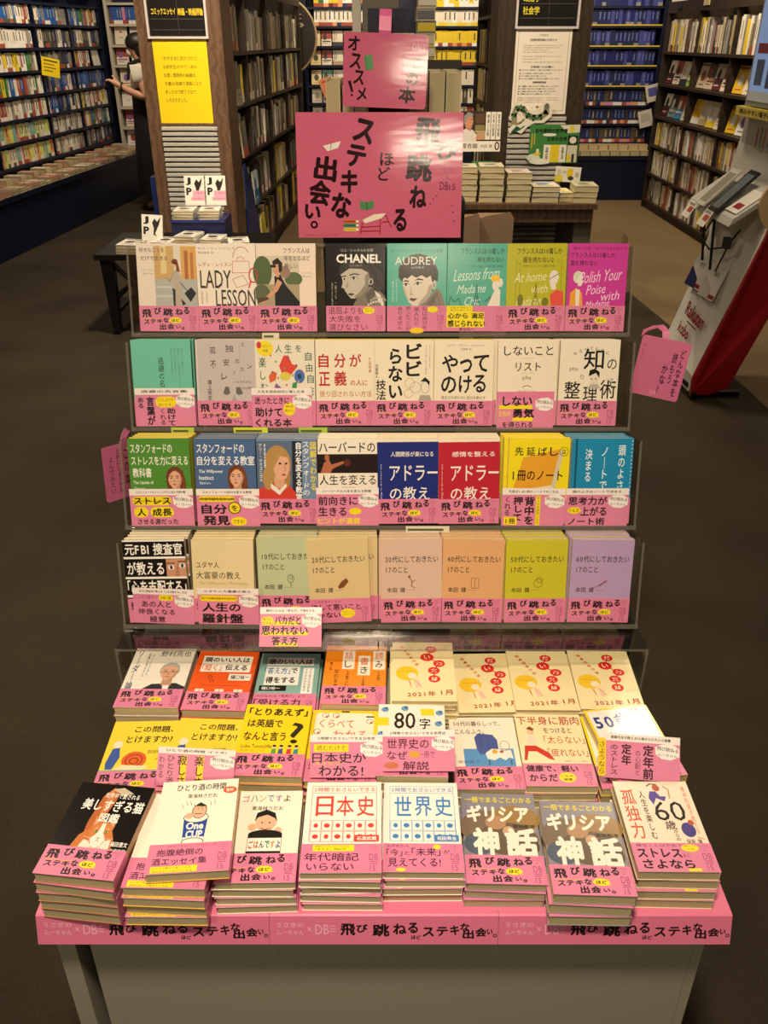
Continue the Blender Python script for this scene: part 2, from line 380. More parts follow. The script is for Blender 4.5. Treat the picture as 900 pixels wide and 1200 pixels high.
rows = [[(1.06, 2.09, 'pastel'), (2.12, 2.84, 'white'), (2.87, 3.58, 'dark')], [(.55, 1.03, 'pastel'), (1.06, 2.09, 'pastel'), (2.12, 2.84, 'white'), (2.87, 3.58, 'mix')],
        [(.55, 1.03, 'pastel'), (1.06, 2.09, 'mix'), (2.12, 2.84, 'blue'), (2.87, 3.58, 'mix')], [(.55, 1.03, 'white'), (1.06, 2.09, 'mix'), (2.12, 2.84, 'blue'), (2.87, 3.58, 'blue')],
        [(.55, 1.03, 'dark'), (1.06, 2.09, 'mix'), (2.12, 2.84, 'dark'), (2.87, 3.3, 'mix')], [(.55, 1.03, 'pastel'), (1.06, 2.09, 'white'), (2.12, 2.84, 'dark'), (2.87, 3.58, 'dark')],
        [(1.06, 2.09, 'mix'), (2.12, 2.84, 'blue'), (2.87, 3.58, 'mix')]]
for r, segs in enumerate(rows):
    i = 1
    for x0, x1, p in segs:
        i = spine_row(ML, x0 + .7, x1 + .7, .02, BO[r] + .001, (.132, .137, .141, .145), (.042, .05, .056, .066) if x0 > 1.05 else (.06, .07), .12, P_[p], WL % ordw(r + 1),
                      'spines on the %s shelf of the long navy bookcase' % ordw(r + 1), 'shelved_book', (None, None, 'a8503f', 'f0ece2', '57503f'), start=i)
tag(link('facing_book', face_book(.17, .145, .01, 'ece6da', 'd8d0c0', 'c8c0b0', 3), None, ML @ TR(4.08, .03, BO[4] + .004) @ RX(-8)), 'white facing book at the far end of the fifth shelf, long navy bookcase', 'book')
DC = ['e6dcc6', 'c8a890', 'd98a8a', 'b8a078', 'd8cfae', 'c87868', 'a8a088', 'e0d0a0']
DCN = dict(zip(DC, ['cream', 'blush', 'rose', 'tan', 'ivory', 'brick red', 'sage grey', 'straw']))
def flat_book(w, d, t, c, c2):
    k = ('l', w, d, t, c, c2)
    if k in _SB: return _SB[k]
    b = MB(); cm = card(c)
    b.box(0, 0, 0, w, d, .0016, cm); b.box(0, 0, t - .0016, w, d, t, cm); b.box(w - .0016, 0, .0016, w, d, t - .0016, cm)
    b.box(.002, .002, .0016, w - .0016, d - .002, t - .0016, PAGE)
    Art(b, 0, 0, w, d, t + .0001).R(10, 8, 90, 18, c2).E(45, 48, 26, 16, c2).R(20, 78, 80, 86, '6a5a4a')
    _SB[k] = b.mesh('book_lying'); return _SB[k]
for row, y in enumerate((-.335, -.172)):
    for k in range(32):
        x = .30 + k * .122
        c = random.choice(DC); a = random.uniform(-6, 6); z = .4405
        for lv in range((2 if (k * 7 + row) % 3 else 1) if row == 0 else 3 + (k * 5) % 2):
            t_ = .018
            o = link('deck_book', flat_book(.100, .148, t_, c, random.choice(DC)), None, ML @ TR(x, y, z) @ TR(.05, .07, 0) @ RZ(a if lv else a / 3) @ TR(-.05, -.07, 0))
            tag(o, '%s book, %s pile from the near end, %s row, %s, navy deck' % (DCN[c], ordw(k + 1), 'aisle' if row == 0 else 'shelf', ('bottom', 'second', 'third', 'fourth')[lv] + ' layer'), 'book', 'books lying on the deck of the navy bookcase')
            z += t_ + .0005
# yellow pop card on that bookcase
yc = MB(); yc.box(-.10, -.001, 0, .10, .001, .15, card('f0d020')); sub = MB()
Art(sub, -.10, 0, .10, .15, .0012).R(12, 12, 88, 20, '4a4020').R(12, 32, 70, 38, '6a5c28').R(12, 50, 80, 56, '6a5c28').R(12, 68, 60, 74, '6a5c28')
R2 = RX(90)
for f, mi in zip(sub.f, sub.mi): yc.add([sub.v[i] for i in f], [tuple(range(len(f)))], sub.mats[mi], R2)
tag(obj('pop_card', yc, None, ML @ TR(2.82, -.05, 1.205) @ RZ(-25) @ RY(10)), 'yellow card clipped to the navy bookcase shelf edge', 'sign')

# --- white shelf with facing books at the far corner
MW = TR(-2.86, 10.12, 0)
WB = [.47, .66, .86, 1.06, 1.26, 1.45, 1.64, 1.83]
t = bookcase('white_bookcase', 'white shelved unit of facing books beside the long navy bookcase', MW, 1.25, .26, WB, 2.05, mat('c9c0ae', .5), (), back=NAVY)
for r in range(6):
    for k in range(4):
        c, c2, c3 = random.choice([('f0ece2', '3a3a3c', 'a8503f'), ('f0ece2', 'd98aa8', '57503f'), ('e6dcc6', 'a8503f', '8a5f9a'), ('f0ece2', 'd98aa8', 'a8503f')])
        o = link('facing_book', face_book(.128, .165, .016, c, c2, c3, (0, 1, 3)[(r + k) % 3]), None, MW @ TR(.02 + k * .16 + .012 * (r % 2), .05, WB[r] + .0045) @ RX(-10))
        tag(o, 'pale facing book, %s from the corner, %s shelf up of the white shelves' % (ordw(k + 1), ordw(r + 1)), 'book', 'facing books on the white shelves')
spine_row(MW, .02, .8, .03, WB[6] + .001, (.15,), (.03,), .11, ['2c5fa8', '4a4f98', 'd98aa8'], 'seventh shelf up of the white shelves', 'spines on the white shelves', 'shelved_book', ('f0ece2', 'a8503f'), frm='corner')

# --- dark bookcase facing the middle aisle (behind the wooden pillar)
ang = math.degrees(math.atan2(9.5 - 5.95, .17))
MC = TR(-.965, 6.02, 0) @ RZ(ang)
CB = [.12, .45, .80, 1.12, 1.43]
bookcase('dark_bookcase', 'dark wood bookcase of art books behind the pillar with the yellow sheet', MC, 3.3, .30, CB, 1.86, DARKWOOD, (.62, 1.5, 2.4), back=mat('14110e', .6))
PC = ['57503f', '3a3a3c', '9a9488', 'b8a078', 'e6dcc6', '57503f', '9a9488', '2a2622']
for r in range(5):
    i = 1
    for x0, x1 in ((.01, .6), (.64, 1.48), (1.52, 2.38), (2.42, 3.27)):
        lm = random.choice((5, 8, 0, 6))
        i = spine_row(MC, x0 + random.uniform(0, .08), x1 - random.uniform(.04, .14), .015, CB[r] + .001, (.23, .25, .265, .21), (.05, .06, .045, .08), .2, PC + ['e8c832'] * (1 if r in (0, 1, 3) else 0), '%s shelf up, dark bookcase' % ordw(r + 1),
                      'art books on the %s shelf of the dark bookcase' % ordw(r + 1), 'art_book', (None, None, None, 'a8503f', 'e6dcc6'), gap=.02, lean=-lm * .5, start=i)
for (x, z, a, c, c2, c3, st, lb) in ((.05, 1.121, 4, '8a8474', '5a5448', '6a6254', 1, 'grey large facing book leaning on the fourth shelf of the dark bookcase'), (.12, .801, 4, '706a5c', '3a352c', 'a8503f', 2, 'worn grey facing book on the third shelf of the dark bookcase'),
                             (.42, .451, 3, '2f6f9a', 'c8dce6', '27506a', 1, 'blue facing book on the second shelf of the dark bookcase'), (.6, .121, 2, 'd8c840', '3a3a20', 'e6dcc6', 2, 'yellow facing book low on the dark bookcase')):
    tag(link('facing_book', face_book(.17, .22, .014, c, c2, c3, st), None, MC @ TR(x, -.018, z) @ RX(-a)), lb, 'book')

b = MB(); b.prism([(-.03, 0), (.46, 0), (.36, .30), (.20, .60), (.0, .78), (-.03, .78)], 'y', -.045, -.033, mat('15235a', .4)); tag(obj('side_board', b, None, MC), 'slanted deep blue board against the dark bookcase beside the pillar', 'panel')
# --- round dark sign at its far end
sg = thing('round_sign', 'round dark sign with a tan rim past the dark bookcase', 'sign', TR(-1.02, 9.62, 1.52) @ RX(90))
b = MB(); b.prism([(.34 * cos(2 * pi * k / 40), .34 * sin(2 * pi * k / 40)) for k in range(40)], 'z', -.01, .01, mat('2a2119', .4)); Art(b, -.34, -.34, .34, .34, .0102).T('COFFEE', 60, 20, 84, 82, 'b8a88a', .02, 1)
obj('sign_disc', b, sg)
b = MB(); b.tube([(.345 * cos(2 * pi * k / 40), .345 * sin(2 * pi * k / 40), 0) for k in range(41)], .013, mat('a8916a', .4)); obj('rim', b, sg)
b = MB(); b.box(-.02, -1.52, -.06, .02, .3, -.02, BLACKM); obj('post', b, sg)

# --- dark bookcase on the other side of the middle aisle
MD = TR(.80, 8.3, 0) @ RZ(-90)
DB = [.12, .45, .78, 1.05, 1.33, 1.66]
bookcase('brown_bookcase', 'brown bookcase edge behind the pillar with the white notice', MD, 2.15, .30, DB, 2.0, DARKWOOD, (.7, 1.4))
for r in range(5):
    i = 1
    for x0, x1 in ((.01, .68), (.72, 1.38), (1.42, 2.12)):
        i = spine_row(MD, x0, x1 - .05, .015, DB[r] + .001, (.21, .24, .23), (.04, .05, .06), .19, ['e8c832', 'e6dcc6', '9a9488', '57503f', 'b8a078', 'f0ece2'], '%s shelf up, brown bookcase' % ordw(r + 1),
                      'books on the %s shelf of the brown bookcase' % ordw(r + 1), 'magazine', (None, 'a8503f'), gap=.02, start=i, frm='far')  # magazine is only the object name; these are ordinary spined books
tag(link('facing_book', face_book(.24, .30, .014, 'e6dcc6', '27305a', 'c8cfc0', 2), None, MD @ TR(1.62, -.02, 1.331) @ RX(-3)), 'large cream facing book with a navy stripe beside the notice pillar', 'book')

# --- wide bookcase on the other side, facing the aisle
MR = TR(2.65, 9.12, 0) @ RZ(-90)
RB = [.085, .335, .595, .85, 1.13, 1.40]
bookcase('tall_bookcase', 'tall dark brown bookcase beside the tan aisle', MR, 2.75, .30, RB, 1.80, DARKWOOD, (.88, 1.75), plinth=.085, back=mat('14110e', .6))
PR = ['e6dcc6', 'f0ece2', '9a9488', 'b8a078', 'e6dcc6', '57503f', '9a9488', 'e8c832', '3a3a3c', 'b8a078', 'f0ece2', 'e6dcc6', 'a8503f', '57503f', 'e6dcc6']
for r in (0, 1, 2, 5):
    i = 1
    for x0, x1 in ((.02, .86), (.9, 1.73), (1.77, 2.6)):
        i = spine_row(MR, x0 + random.uniform(0, .05), x1, .02, RB[r] + .001, (.175, .19, .2, .21) if r != 5 else (.2, .23, .25, .26), (.022, .03, .036, .026, .045), .14, PR, '%s shelf up, tall aisle bookcase' % ordw(r + 1),
                      'books on the %s shelf of the tall aisle bookcase' % ordw(r + 1), 'hardcover_book', (None, None, None, 'a8503f', 'e6dcc6', '57503f'), gap=.015, start=i, frm='far')
FC = [('e6dcc6', 'a8503f', '3a3a3c', 'cream and red'), ('9cc060', '2a4a2a', 'f0ece2', 'green'), ('d8c8a8', '57503f', 'a8503f', 'beige'), ('e8dcc0', '9a9488', 'b8a078', 'ivory'), ('f0c030', 'a8503f', 'f0ece2', 'yellow'),
      ('3f8fc8', 'a8503f', 'f0ece2', 'blue and red'), ('f0ece2', '5a3a7a', '8a5f9a', 'white and purple'), ('6a2a36', 'e6dcc6', '3a3a3c', 'maroon'), ('f0ece2', 'b8a078', 'e8c832', 'white'), ('7f9a96', '3a3a3c', 'e6dcc6', 'grey green')]
FX = [.03, .23, .43, .64, .92, 1.12, 1.32, 1.52, 1.79, 2.0, 2.2, 2.4]
for r, seq in ((3, (7, 9, 5, 0, 4, 3, 8, 3, 4, 6, 8)), (4, (7, 0, 0, 1, 2, 2, 7, 0, 4, 3, 3, 8))):
    for k, q in enumerate(seq):
        c, c2, c3, cn = FC[q]
        o = link('facing_book', face_book(.15, .195, .018, c, c2, c3, (q + k) % 3), None, MR @ TR(FX[k], .055, RB[r] + .006) @ RZ(9) @ RX(-12))
        tag(o, '%s facing book, %s from the far end, %s shelf up, tall aisle bookcase' % (cn, ordw(k + 1), ordw(r + 1)), 'book', 'facing books in the tall aisle bookcase')
b = MB(); b.box(-.05, -.012, 0, .05, -.002, .05, mat('4a4438', .3, metal=.6)); Art
tag(obj('shelf_label_frame', b, None, MR @ TR(.35, 0, 1.74)), 'small dark label frame on the header of the tall aisle bookcase', 'sign')
b = MB(); b.box(-.07, -.008, 0, .07, -.002, .05, card('d8c090')); tag(obj('header_card', b, None, MR @ TR(1.05, 0, 1.745)), 'small tan card on the header of the tall aisle bookcase', 'sign')

# --- navy wall cases at the back: blue pocket books, yellow pocket books
def rail(t, length, z, c):
    b = MB(); b.box(.002, -.006, z - .001, length - .002, -.0005, z + .010, card(c)); obj('price_rail', b, t)
MBL = TR(1.92, 9.72, 0)
t = bookcase('blue_wall_bookcase', 'navy bookcase packed with blue pocket books at the back', MBL, .86, .24, BO, 2.0, NAVY, deck=(.40, .44, .22, NAVY))
for r in range(8):
    if r >= 3 and r < 7: rail(t, .86, BO[r], 'e8c832')
    spine_row(MBL, .006, .855, .02, BO[r] + .001, (.135, .14, .145), (.034, .040, .046), .1, ['23286a', '27305a', '23286a', '27305a', '4a4f98'] if r > 2 else ['27305a', '3a3a3c', '57503f', '27305a'], '%s shelf up, blue book wall' % ordw(r + 1),
              'blue pocket books on the %s shelf at the back' % ordw(r + 1), 'pocket_book', (None, None, None, '9a9488') if r > 2 else ('a8503f', 'e2a066', 'f0ece2', 'd98aa8', None), frm='pillar')
for k in range(8):
    for row, lv in ((0, 0), (1, 0), (1, 1)):
        o = link('deck_book', flat_book(.096, .1, .048, ('e0c090', 'd8b888', 'e6d0a8')[(k + row + lv) % 3], 'b8a078'), None, MBL @ TR(.02 + k * .104 + random.uniform(0, .005), -.22 + row * .107 + random.uniform(-.006, 0), .4405 + .0485 * lv))
        tag(o, 'tan lying book, %s from the pillar, %s, deck below the blue books' % (ordw(k + 1), 'front row' if row == 0 else 'rear row, ' + ('lower' if lv == 0 else 'upper')), 'book', 'books lying below the blue pocket books')
bc = MB(); 
for (x, z, c, c2) in ((.84, 1.02, 'c8c0b0', '4a4f98'), (.80, .78, 'c8c0b4', 'b0a898')):
    t2 = MB(); t2.box(-.07, -.003, -.08, .07, .003, .08, card(c)); t2.box(-.045, -.0036, -.03, .045, -.0031, .05, card(c2))
    tag(obj('pop_card', t2, None, MBL @ TR(x, -.06, z) @ RY(-14) @ RX(-10)), '%s at the edge of the blue book wall' % ('pale card with a blue photo' if z > 1 else 'blank pale tilted card'), 'sign')
# narrow end column of pale books
MB2 = TR(2.83, 9.70, 0)
t = bookcase('narrow_bookcase', 'narrow bookcase of pale books between blue wall and tall bookcase', MB2, .22, .24, BO, 2.0, NAVY)
for r in range(8):
    spine_row(MB2, .006, .214, .02, BO[r] + .001, (.14,), (.034, .04), .1, ['e6dcc6', 'f0ece2', 'd8dc78', 'e6dcc6'], '%s shelf up, narrow pale case' % ordw(r + 1), 'pale books in the narrow case', 'pocket_book', ('2f7a3c', 'e8c832', None), frm='blue')
MY = TR(.36, 10.05, 0)
t = bookcase('yellow_wall_bookcase', 'navy bookcase of yellow and white pocket books at the back', MY, .78, .24, BO, 2.0, NAVY)
for r in range(1, 8):
    pal = {7: ['e8c832', 'f0ece2'], 6: ['f0ece2', 'e6dcc6'], 5: ['e8c832'], 4: ['e8c832'], 3: ['57503f', 'e6dcc6'], 2: ['e6dcc6', '57503f'], 1: ['e6dcc6', 'a8503f']}[r]
    bd = {7: (None, 'f0ece2'), 6: ('d8dc78', 'e8c832', '2f7a3c'), 5: ('a8503f', 'f0ece2', 'e2a066'), 4: ('f0ece2', 'a8503f', '57503f')}.get(r, (None,))
    spine_row(MY, .006, .64, .02, BO[r] + .001, (.145, .14), (.05, .056, .045), .1, pal, '%s shelf up, yellow book wall' % ordw(r + 1), 'pocket books on the %s shelf of the yellow wall' % ordw(r + 1), 'pocket_book', bd, frm='left')
MZ = TR(-.80, 10.05, 0)
t = bookcase('mixed_wall_bookcase', 'navy back bookcase of red and white books between round sign and pier', MZ, .74, .24, BO, 2.0, NAVY)
for r in (7, 6):
    spine_row(MZ, .08, .73, .02, BO[r] + .001, (.145, .15), (.045, .05), .1, ['f0ece2', 'e6dcc6'] if r == 6 else ['e8c832', 'e2a066', 'f0ece2', '2f7a3c'], '%s shelf up, red and white wall' % ordw(r + 1), 'pocket books on the %s shelf of the mixed wall' % ordw(r + 1), 'pocket_book',
              ('a8503f', '6a2a36', 'a8503f', '27305a', 'e2a066'), frm='left')
for r in range(1, 6):
    for k in range(6):
        c, c2, c3 = random.choice([('e6dcc6', '57503f', 'b8a078'), ('cfe0dc', '7fb2a8', '57503f'), ('f0d8a0', 'e2a066', '57503f'), ('e6dcc6', 'a8503f', '3a3a3c'), ('e8c832', '57503f', 'a8503f')])
        o = link('facing_book', face_book(.105, .14, .014, c, c2, c3, k % 3), None, MZ @ TR(.03 + k * .117, .03, BO[r] + .0045) @ RX(-10))
        tag(o, 'small facing book, %s from the round sign, %s shelf up at the back' % (ordw(k + 1), ordw(r + 1)), 'book', 'small facing books at the back between sign and pier')
b = MB(); b.box(-.07, -.004, -.09, .07, .004, .09, card('f0946a')); sub = MB(); Art(sub, -.07, -.09, .07, .09, .0046).R(20, 14, 80, 22, 'a8503f').O(50, 60, 16, 14, 5, 'f0ece2')
for f, mi in zip(sub.f, sub.mi): b.add([sub.v[i] for i in f], [tuple(range(len(f)))], sub.mats[mi], R2)
tag(obj('pop_card', b, None, TR(-.60, 10.040, 1.06) @ RY(-22)), 'orange card tilted on the back shelves beside the round sign', 'sign')
# ================================================================== pillars and what hangs on them
def art_panel(name, w, h, t, body, parent, M, fn, fin=ink):
    """a sheet standing upright: front faces -y, its bottom left corner at the origin of M"""
    sub = MB(); sub.box(0, 0, -t, w, h, 0, body); fn(Art(sub, 0, 0, w, h, .0001, fin))
    return obj(name, sub, parent, M @ RX(90))
def slats(parent, M, w, z0, z1, n):
    b = MB(); sm = mat('b4b0a6', .35, .5); p = (z1 - z0) / n
    for k in range(n):
        z = z0 + k * p
        b.prism([(-.004, z), (-.022, z + .004), (-.022, z + p * .62), (-.010, z + p * .8), (-.004, z + p * .8)], 'x', 0, w, sm)
    b.box(0, -.004, z0, w, -.0005, z1, mat('5a564c', .4, metal=.4))
    return obj('slatted_metal_panel', b, parent, M)
def chalk(name, label, x0, x1, z0, z1, y, texts, l1, l2):
    t = thing(name, label, 'sign', TR(x0, y, z0))
    w, h = x1 - x0, z1 - z0
    def fn(a):
        a.L([(4, l1), (96, l1)], .5, '6a665e').L([(4, l2), (96, l2)], .5, '6a665e').L([(52, 20), (52, 98)], .4, '5a564e')
        for s in texts: a.T(*s)
    art_panel('board', w, h, .008, mat('1c1a18', .25), t, TR(0, -.001, 0), fn)
    b = MB(); fm = mat('cfc4c0', .35); e = .012
    for q in ((-e, -e, w + e, 0), (-e, h, w + e, h + e), (-e, 0, 0, h), (w, 0, w + e, h)): b.box(q[0], -.016, q[1], q[2], -.0005, q[3], fm)
    obj('frame', b, t)
    return t
PY = 5.6
b = MB(); b.box(-1.425, PY, 0, -.935, PY + .36, 2.5, WOOD); o = struct('pillar_left', b); slats(o, TR(-1.345, PY, 0), .335, .12, 1.045, 32)
b = MB(); b.box(.655, PY, 0, 1.195, PY + .40, 2.5, DARKWOOD); o = struct('pillar_right', b); slats(o, TR(.75, PY, 0), .345, .10, 1.10, 33)
b = MB(); b.box(-1.44, PY + .362, 0, -.97, PY + .385, 1.15, mat('15235a', .4)); b.box(-1.46, PY + .01, 0, -1.43, PY + .37, .75, mat('15235a', .4))
tag(obj('end_panel', b), 'deep blue low panel behind the pillar with the yellow sheet', 'panel')
chalk('chalkboard_sign', 'framed blackboard sign above the yellow sheet', -1.35, -1.025, 1.515, 1.93, PY - .001, [('コミックエッセイ', 6, 66, 49, 74, 'e8c832', .025), ('映画・映画評論', 53, 66, 97, 75, 'e8c832', .025)], 79, 92)
chalk('chalkboard_sign', 'framed blackboard sign above the white notice', .765, 1.105, 1.565, 1.98, PY - .001, [('政治学', 8, 61, 36, 71, 'd8c832', .03), ('社会学', 8, 76, 36, 86, 'd8c832', .03)], 73, 90)
def yel(a):
    for k, s in enumerate(('「わがままに生かされて」', '山中先生のサイン本の', 'お渡し整理券の抽選は、', '先着50名様で満員になり', 'ましたので終了させて', 'いただきました。')):
        a.T(s, 15, 19 + k * 10, (82, 78, 76, 84, 72, 54)[k], 24 + k * 10, '6a5c1c')
tag(art_panel('notice_sheet', .315, .44, .002, card('f2d21c'), None, TR(-1.345, PY - .001, 1.058), yel), 'bright yellow text sheet above the metal slats', 'sign')
def note(a):
    a.L([(5, 4), (95, 4), (95, 96), (5, 96), (5, 4)], .6, '8a7f70')
    a.T('お客様各位', 42, 7, 58, 9.5, '4a4238').T('営業時間短縮のお知らせ', 26, 12, 74, 15, '3a332a', .02)
    for k, y in enumerate((19, 21.5, 24, 26.5, 31.5, 34.5, 38)): a.T('平素は格別のご愛顧を賜り厚く御礼申し上げます', 14, y, (86, 80, 60, 70, 84, 50, 86)[k], y + 1.5, '6a6052')
    a.T('お客様へのお願い', 30, 43, 72, 45.5, '3a332a', .03)
    for k, y in enumerate((47, 51, 54, 57)): a.T('■マスクの着用にご協力をお願いいたします', 10, y, (88, 70, 60, 84)[k], y + 1.8, '4a4238', .02)
    a.T('営業時間短縮', 36, 61, 60, 63.5, '3a332a', .03)
    for k, y in enumerate((66, 69, 72, 75)): a.T('■ご理解ご協力のほどお願い申し上げます', 10, y, (84, 76, 80, 70)[k], y + 1.8, '4a4238', .02)
    for k, y in enumerate((80, 82.5, 85)): a.T('皆様のご来店をお待ちしております', 10, y, (84, 86, 60)[k], y + 1.5, '6a6052')
    a.T('書店', 44, 90, 56, 93, '2f4a34', .03)
tag(art_panel('notice_sheet', .325, .45, .002, card('ece2d0'), None, TR(.763, PY - .001, 1.108), note), 'white bordered notice sheet on the dark pillar', 'sign')
# dragon cut-out
dm = MB(); out = []
body = [(2, 92), (16, 84), (30, 92), (42, 74), (58, 62), (80, 62), (97, 44), (97, 14), (80, 2), (64, 22), (44, 30), (28, 6), (12, 4), (2, 26), (0, 50), (10, 66), (0, 78)]
dm.prism([(x / 100 * .26, (100 - y) / 100 * .20) for x, y in body], 'z', -.004, 0, card('e2dccb'))
a = Art(dm, 0, 0, .26, .20, .0001)
a.L([(12, 62), (10, 40), (16, 22), (30, 24), (42, 42), (56, 48), (72, 46), (84, 34), (84, 18)], 13, '8d8a6c').L([(24, 14), (34, 30), (46, 44), (60, 50), (76, 46)], 4, '2f6a44').L([(8, 52), (12, 28), (22, 16)], 3, '4a7a4a')
a.E(84, 16, 5, 8, '6a6a54').P([(4, 88), (18, 70), (30, 78), (16, 88)], '24523a').L([(16, 66), (26, 62), (34, 52)], 5, '9a8a5a').L([(24, 82), (36, 70)], 3, '3f6a4a')
for k in range(7): a.E(14 + k * 9, 30 + 12 * sin(k), 2.4, 2.4, 'cfc7a0', 8)
tag(obj('cutout_sign', dm, None, TR(.752, PY - .030, .985) @ RX(90)), 'white-edged green dragon cut-out over the bottom of the notice', 'sign')
def gp(a):
    a.R(0, 0, 100, 100, '3f7d3f').E(40, 26, 14, 4, 'e2e4d2').E(10, 86, 14, 10, 'd8dcc4').E(24, 96, 22, 8, 'e2e4d2').P([(60, 2), (100, 0), (100, 20), (76, 22)], 'dad6c2')
    a.T('古今東西の哲学者', 10, 10, 76, 22, '15240f', .05).T('と', 55, 24, 60, 29, '15240f', .03).T('日本の古寺', 36, 31, 76, 43, '15240f', .05)
    a.E(18, 76, 7, 5, 'd8b832').E(18, 68, 3, 6, 'e2dcb8').R(30, 52, 76, 98, 'e8e2d0').R(44, 52, 62, 98, 'e0c832').T('古寺の花', 34, 58, 40, 90, '3a2a24', .03, 1).T('名言と日', 66, 58, 72, 90, '3a2a24', .03, 1)
    a.R(78, 28, 98, 52, '20241c').E(88, 40, 7, 9, 'e2dcc8').R(78, 54, 98, 98, 'cfc9b4').R(78, 78, 86, 98, 'd8c23a').R(88, 76, 93, 98, '3a3028').R(80, 4, 88, 20, 'e0c832').L([(5, 24), (5, 60)], 2, 'c8a83a').L([(10, 24), (10, 52)], 2, 'c8a83a')
tag(art_panel('poster', .30, .215, .003, card('3f7d3f'), None, TR(.882, PY - .034, .838) @ RZ(0), gp), 'green landscape poster on the metal slats of the dark pillar', 'sign')
def sc(a): a.R(0, 0, 100, 100, 'ece6d2').R(0, 60, 30, 100, 'e0d23a').R(46, 12, 68, 62, 'e8c820').E(62, 74, 12, 14, '4a4438').R(6, 20, 22, 60, 'cfc9a8').E(86, 50, 8, 18, 'bdb795').T('好評', 28, 26, 42, 46, '6a5c48')
tag(art_panel('promo_plate', .155, .088, .003, card('ece6d2'), None, TR(1.052, PY - .05, .735) @ RZ(-4) @ RY(3), sc), 'small yellow and white card below the green poster', 'sign')
b = MB(); b.tube([(1.13, PY - .046, .78), (1.13, PY - .001, .80)], .004, mat('8a867c', .3, metal=.6)); tag(obj('card_clip', b), 'thin metal clip holding the small yellow card', 'clip')
def photo(a):
    a.R(0, 0, 100, 74, '3a2d22').R(36, 6, 60, 30, '5a4430').R(36, 34, 60, 48, '8a7a4a').R(40, 52, 62, 70, 'b8946a').L([(36, 50), (62, 50)], 2, 'c8bca0')
    a.P([(0, 74), (2, 50), (14, 42), (30, 46), (40, 58), (40, 74)], 'd8d0c4').E(20, 26, 10.5, 20, 'c88a6c').P([(8, 34), (8, 12), (18, 2), (30, 6), (30, 14), (18, 14), (13, 26)], '8d8780').P([(14, 42), (27, 40), (26, 50)], 'b87a60').E(46, 66, 8, 5, 'c88a6c')
    a.L([(24, 20), (28, 20)], 1.5, '3a2418').L([(25, 36), (29, 35)], 1.2, '8a4a3c').R(0, 74, 100, 100, 'e6dfd2')
    a.T('習合論', 4, 79, 44, 92, '6a6258', .02).T('内田 樹', 52, 82, 80, 91, '6a6258', .01).O(92, 86, 4.6, 9, 3, '2a2622')
    for k in range(3): a.R(62 + k * 13, 2, 73.5 + k * 13, 70, 'e6dfd0').T(('神道と仏教', '日本の起源', '習合の知恵')[k], 65 + k * 13, 8, 71 + k * 13, 62, '3a342c', .02, 1)
tag(art_panel('photo_panel', .235, .215, .005, card('e6dfd2'), None, TR(.445, 5.36, .925) @ RX(-4), photo), 'white panel with a grey-haired man in a white shirt above the stacked books', 'sign')
b = MB(); b.tube([(.52, 5.37, .7605), (.52, 5.368, .93)], .005, BLACKM); b.tube([(.52, 5.366, .7605), (.52, 5.44, .7605)], .005, BLACKM)
b.box(.47, 5.35, .7005, .57, 5.45, .756, BLACKM); tag(obj('panel_stand', b), 'short black holder under the panel with the grey-haired man', 'stand')

# ------------------------------------------------------------------ brown table with stacks, right of the sign
t = thing('display_table', 'dark brown wooden display table before the pillar with the notice', 'table', TR(0, 0, 0))
b = MB(); b.box(.12, 4.93, .672, 1.19, 5.50, .70, MIDWOOD); obj('tabletop', b, t)
b = MB(); b.box(.14, 4.95, .60, 1.17, 4.975, .6715, MIDWOOD); obj('apron', b, t)
for x in (.13, 1.08):
    b = MB(); b.box(x, 4.955 if x < .5 else 4.98, 0.006, x + .10, 5.48, .671, mat('57503f', .6)); obj('leg_panel', b, t)
for x0, x1, y in ((.40, .515, 4.70), (.52, .70, 4.74)):
    b = MB(); cm = mat('8a6f55', .7, noise=.08); b.box(x0, y, .006, x1, y + .16, .66, cm); b.box(x0 + .004, y - .001, .45, x1 - .004, y - .0002, .453, mat('6a523c')); b.prism([(x0, .66), (x1, .66), (x1 - .02, .69), (x0 + .04, .672)], 'y', y + .002, y + .008, cm)
    tag(obj('cardboard_box', b), '%s tan cardboard box below the stacked books' % ('narrow' if x0 < .5 else 'wide'), 'box')
def stack(x, y, z, w, d, ts, cols, lb, group, rot=0):
    for k, (t_, c) in enumerate(zip(ts, cols)):
        o = link('stacked_book', flat_book(w, d, t_, c[0], c[1]), None, TR(x, y, z) @ RZ(rot + (k * 37 % 5 - 2)) @ TR(-w / 2, -d / 2, 0))
        tag(o, '%s book, %s' % ('bottom' if k == 0 else 'top' if k == len(ts) - 1 else ordw(k + 1) + ' lowest', lb), 'book', group); z += t_ + .0004
    return z
G = ('a8a08e', '57503f'); H = ('d8cdb0', '6a6a54')
stack(.455, 5.10, .7004, .13, .18, (.03,) * 6, (G,) * 5 + (H,), 'the leftmost half hidden stack on the brown table', 'stacks on the brown table')
stack(.60, 5.08, .7004, .132, .185, (.031,) * 6, (G, G, G, G, G, H), 'the tallest grey stack on the brown table', 'stacks on the brown table')
stack(.752, 5.08, .7004, .135, .185, (.032,) * 3 + (.028, .03), (G, G, G, ('cfc4b0', '8a6a5a'), ('d8d0bc', 'a87a6a')), 'the wrapped stack beside the tallest one', 'stacks on the brown table')
stack(.905, 5.08, .7004, .15, .19, (.03, .026, .028), (G, ('5a78a8', 'd8d0bc'), ('e2d8bc', '3f5f98')), 'the blue edged stack on the brown table', 'stacks on the brown table')
stack(1.022, 5.10, .7004, .075, .18, (.026, .022), (('d8c890', '8a7a4a'), ('ece0b8', 'd8c23a')), 'the low pale yellow stack on the brown table', 'stacks on the brown table', 3)
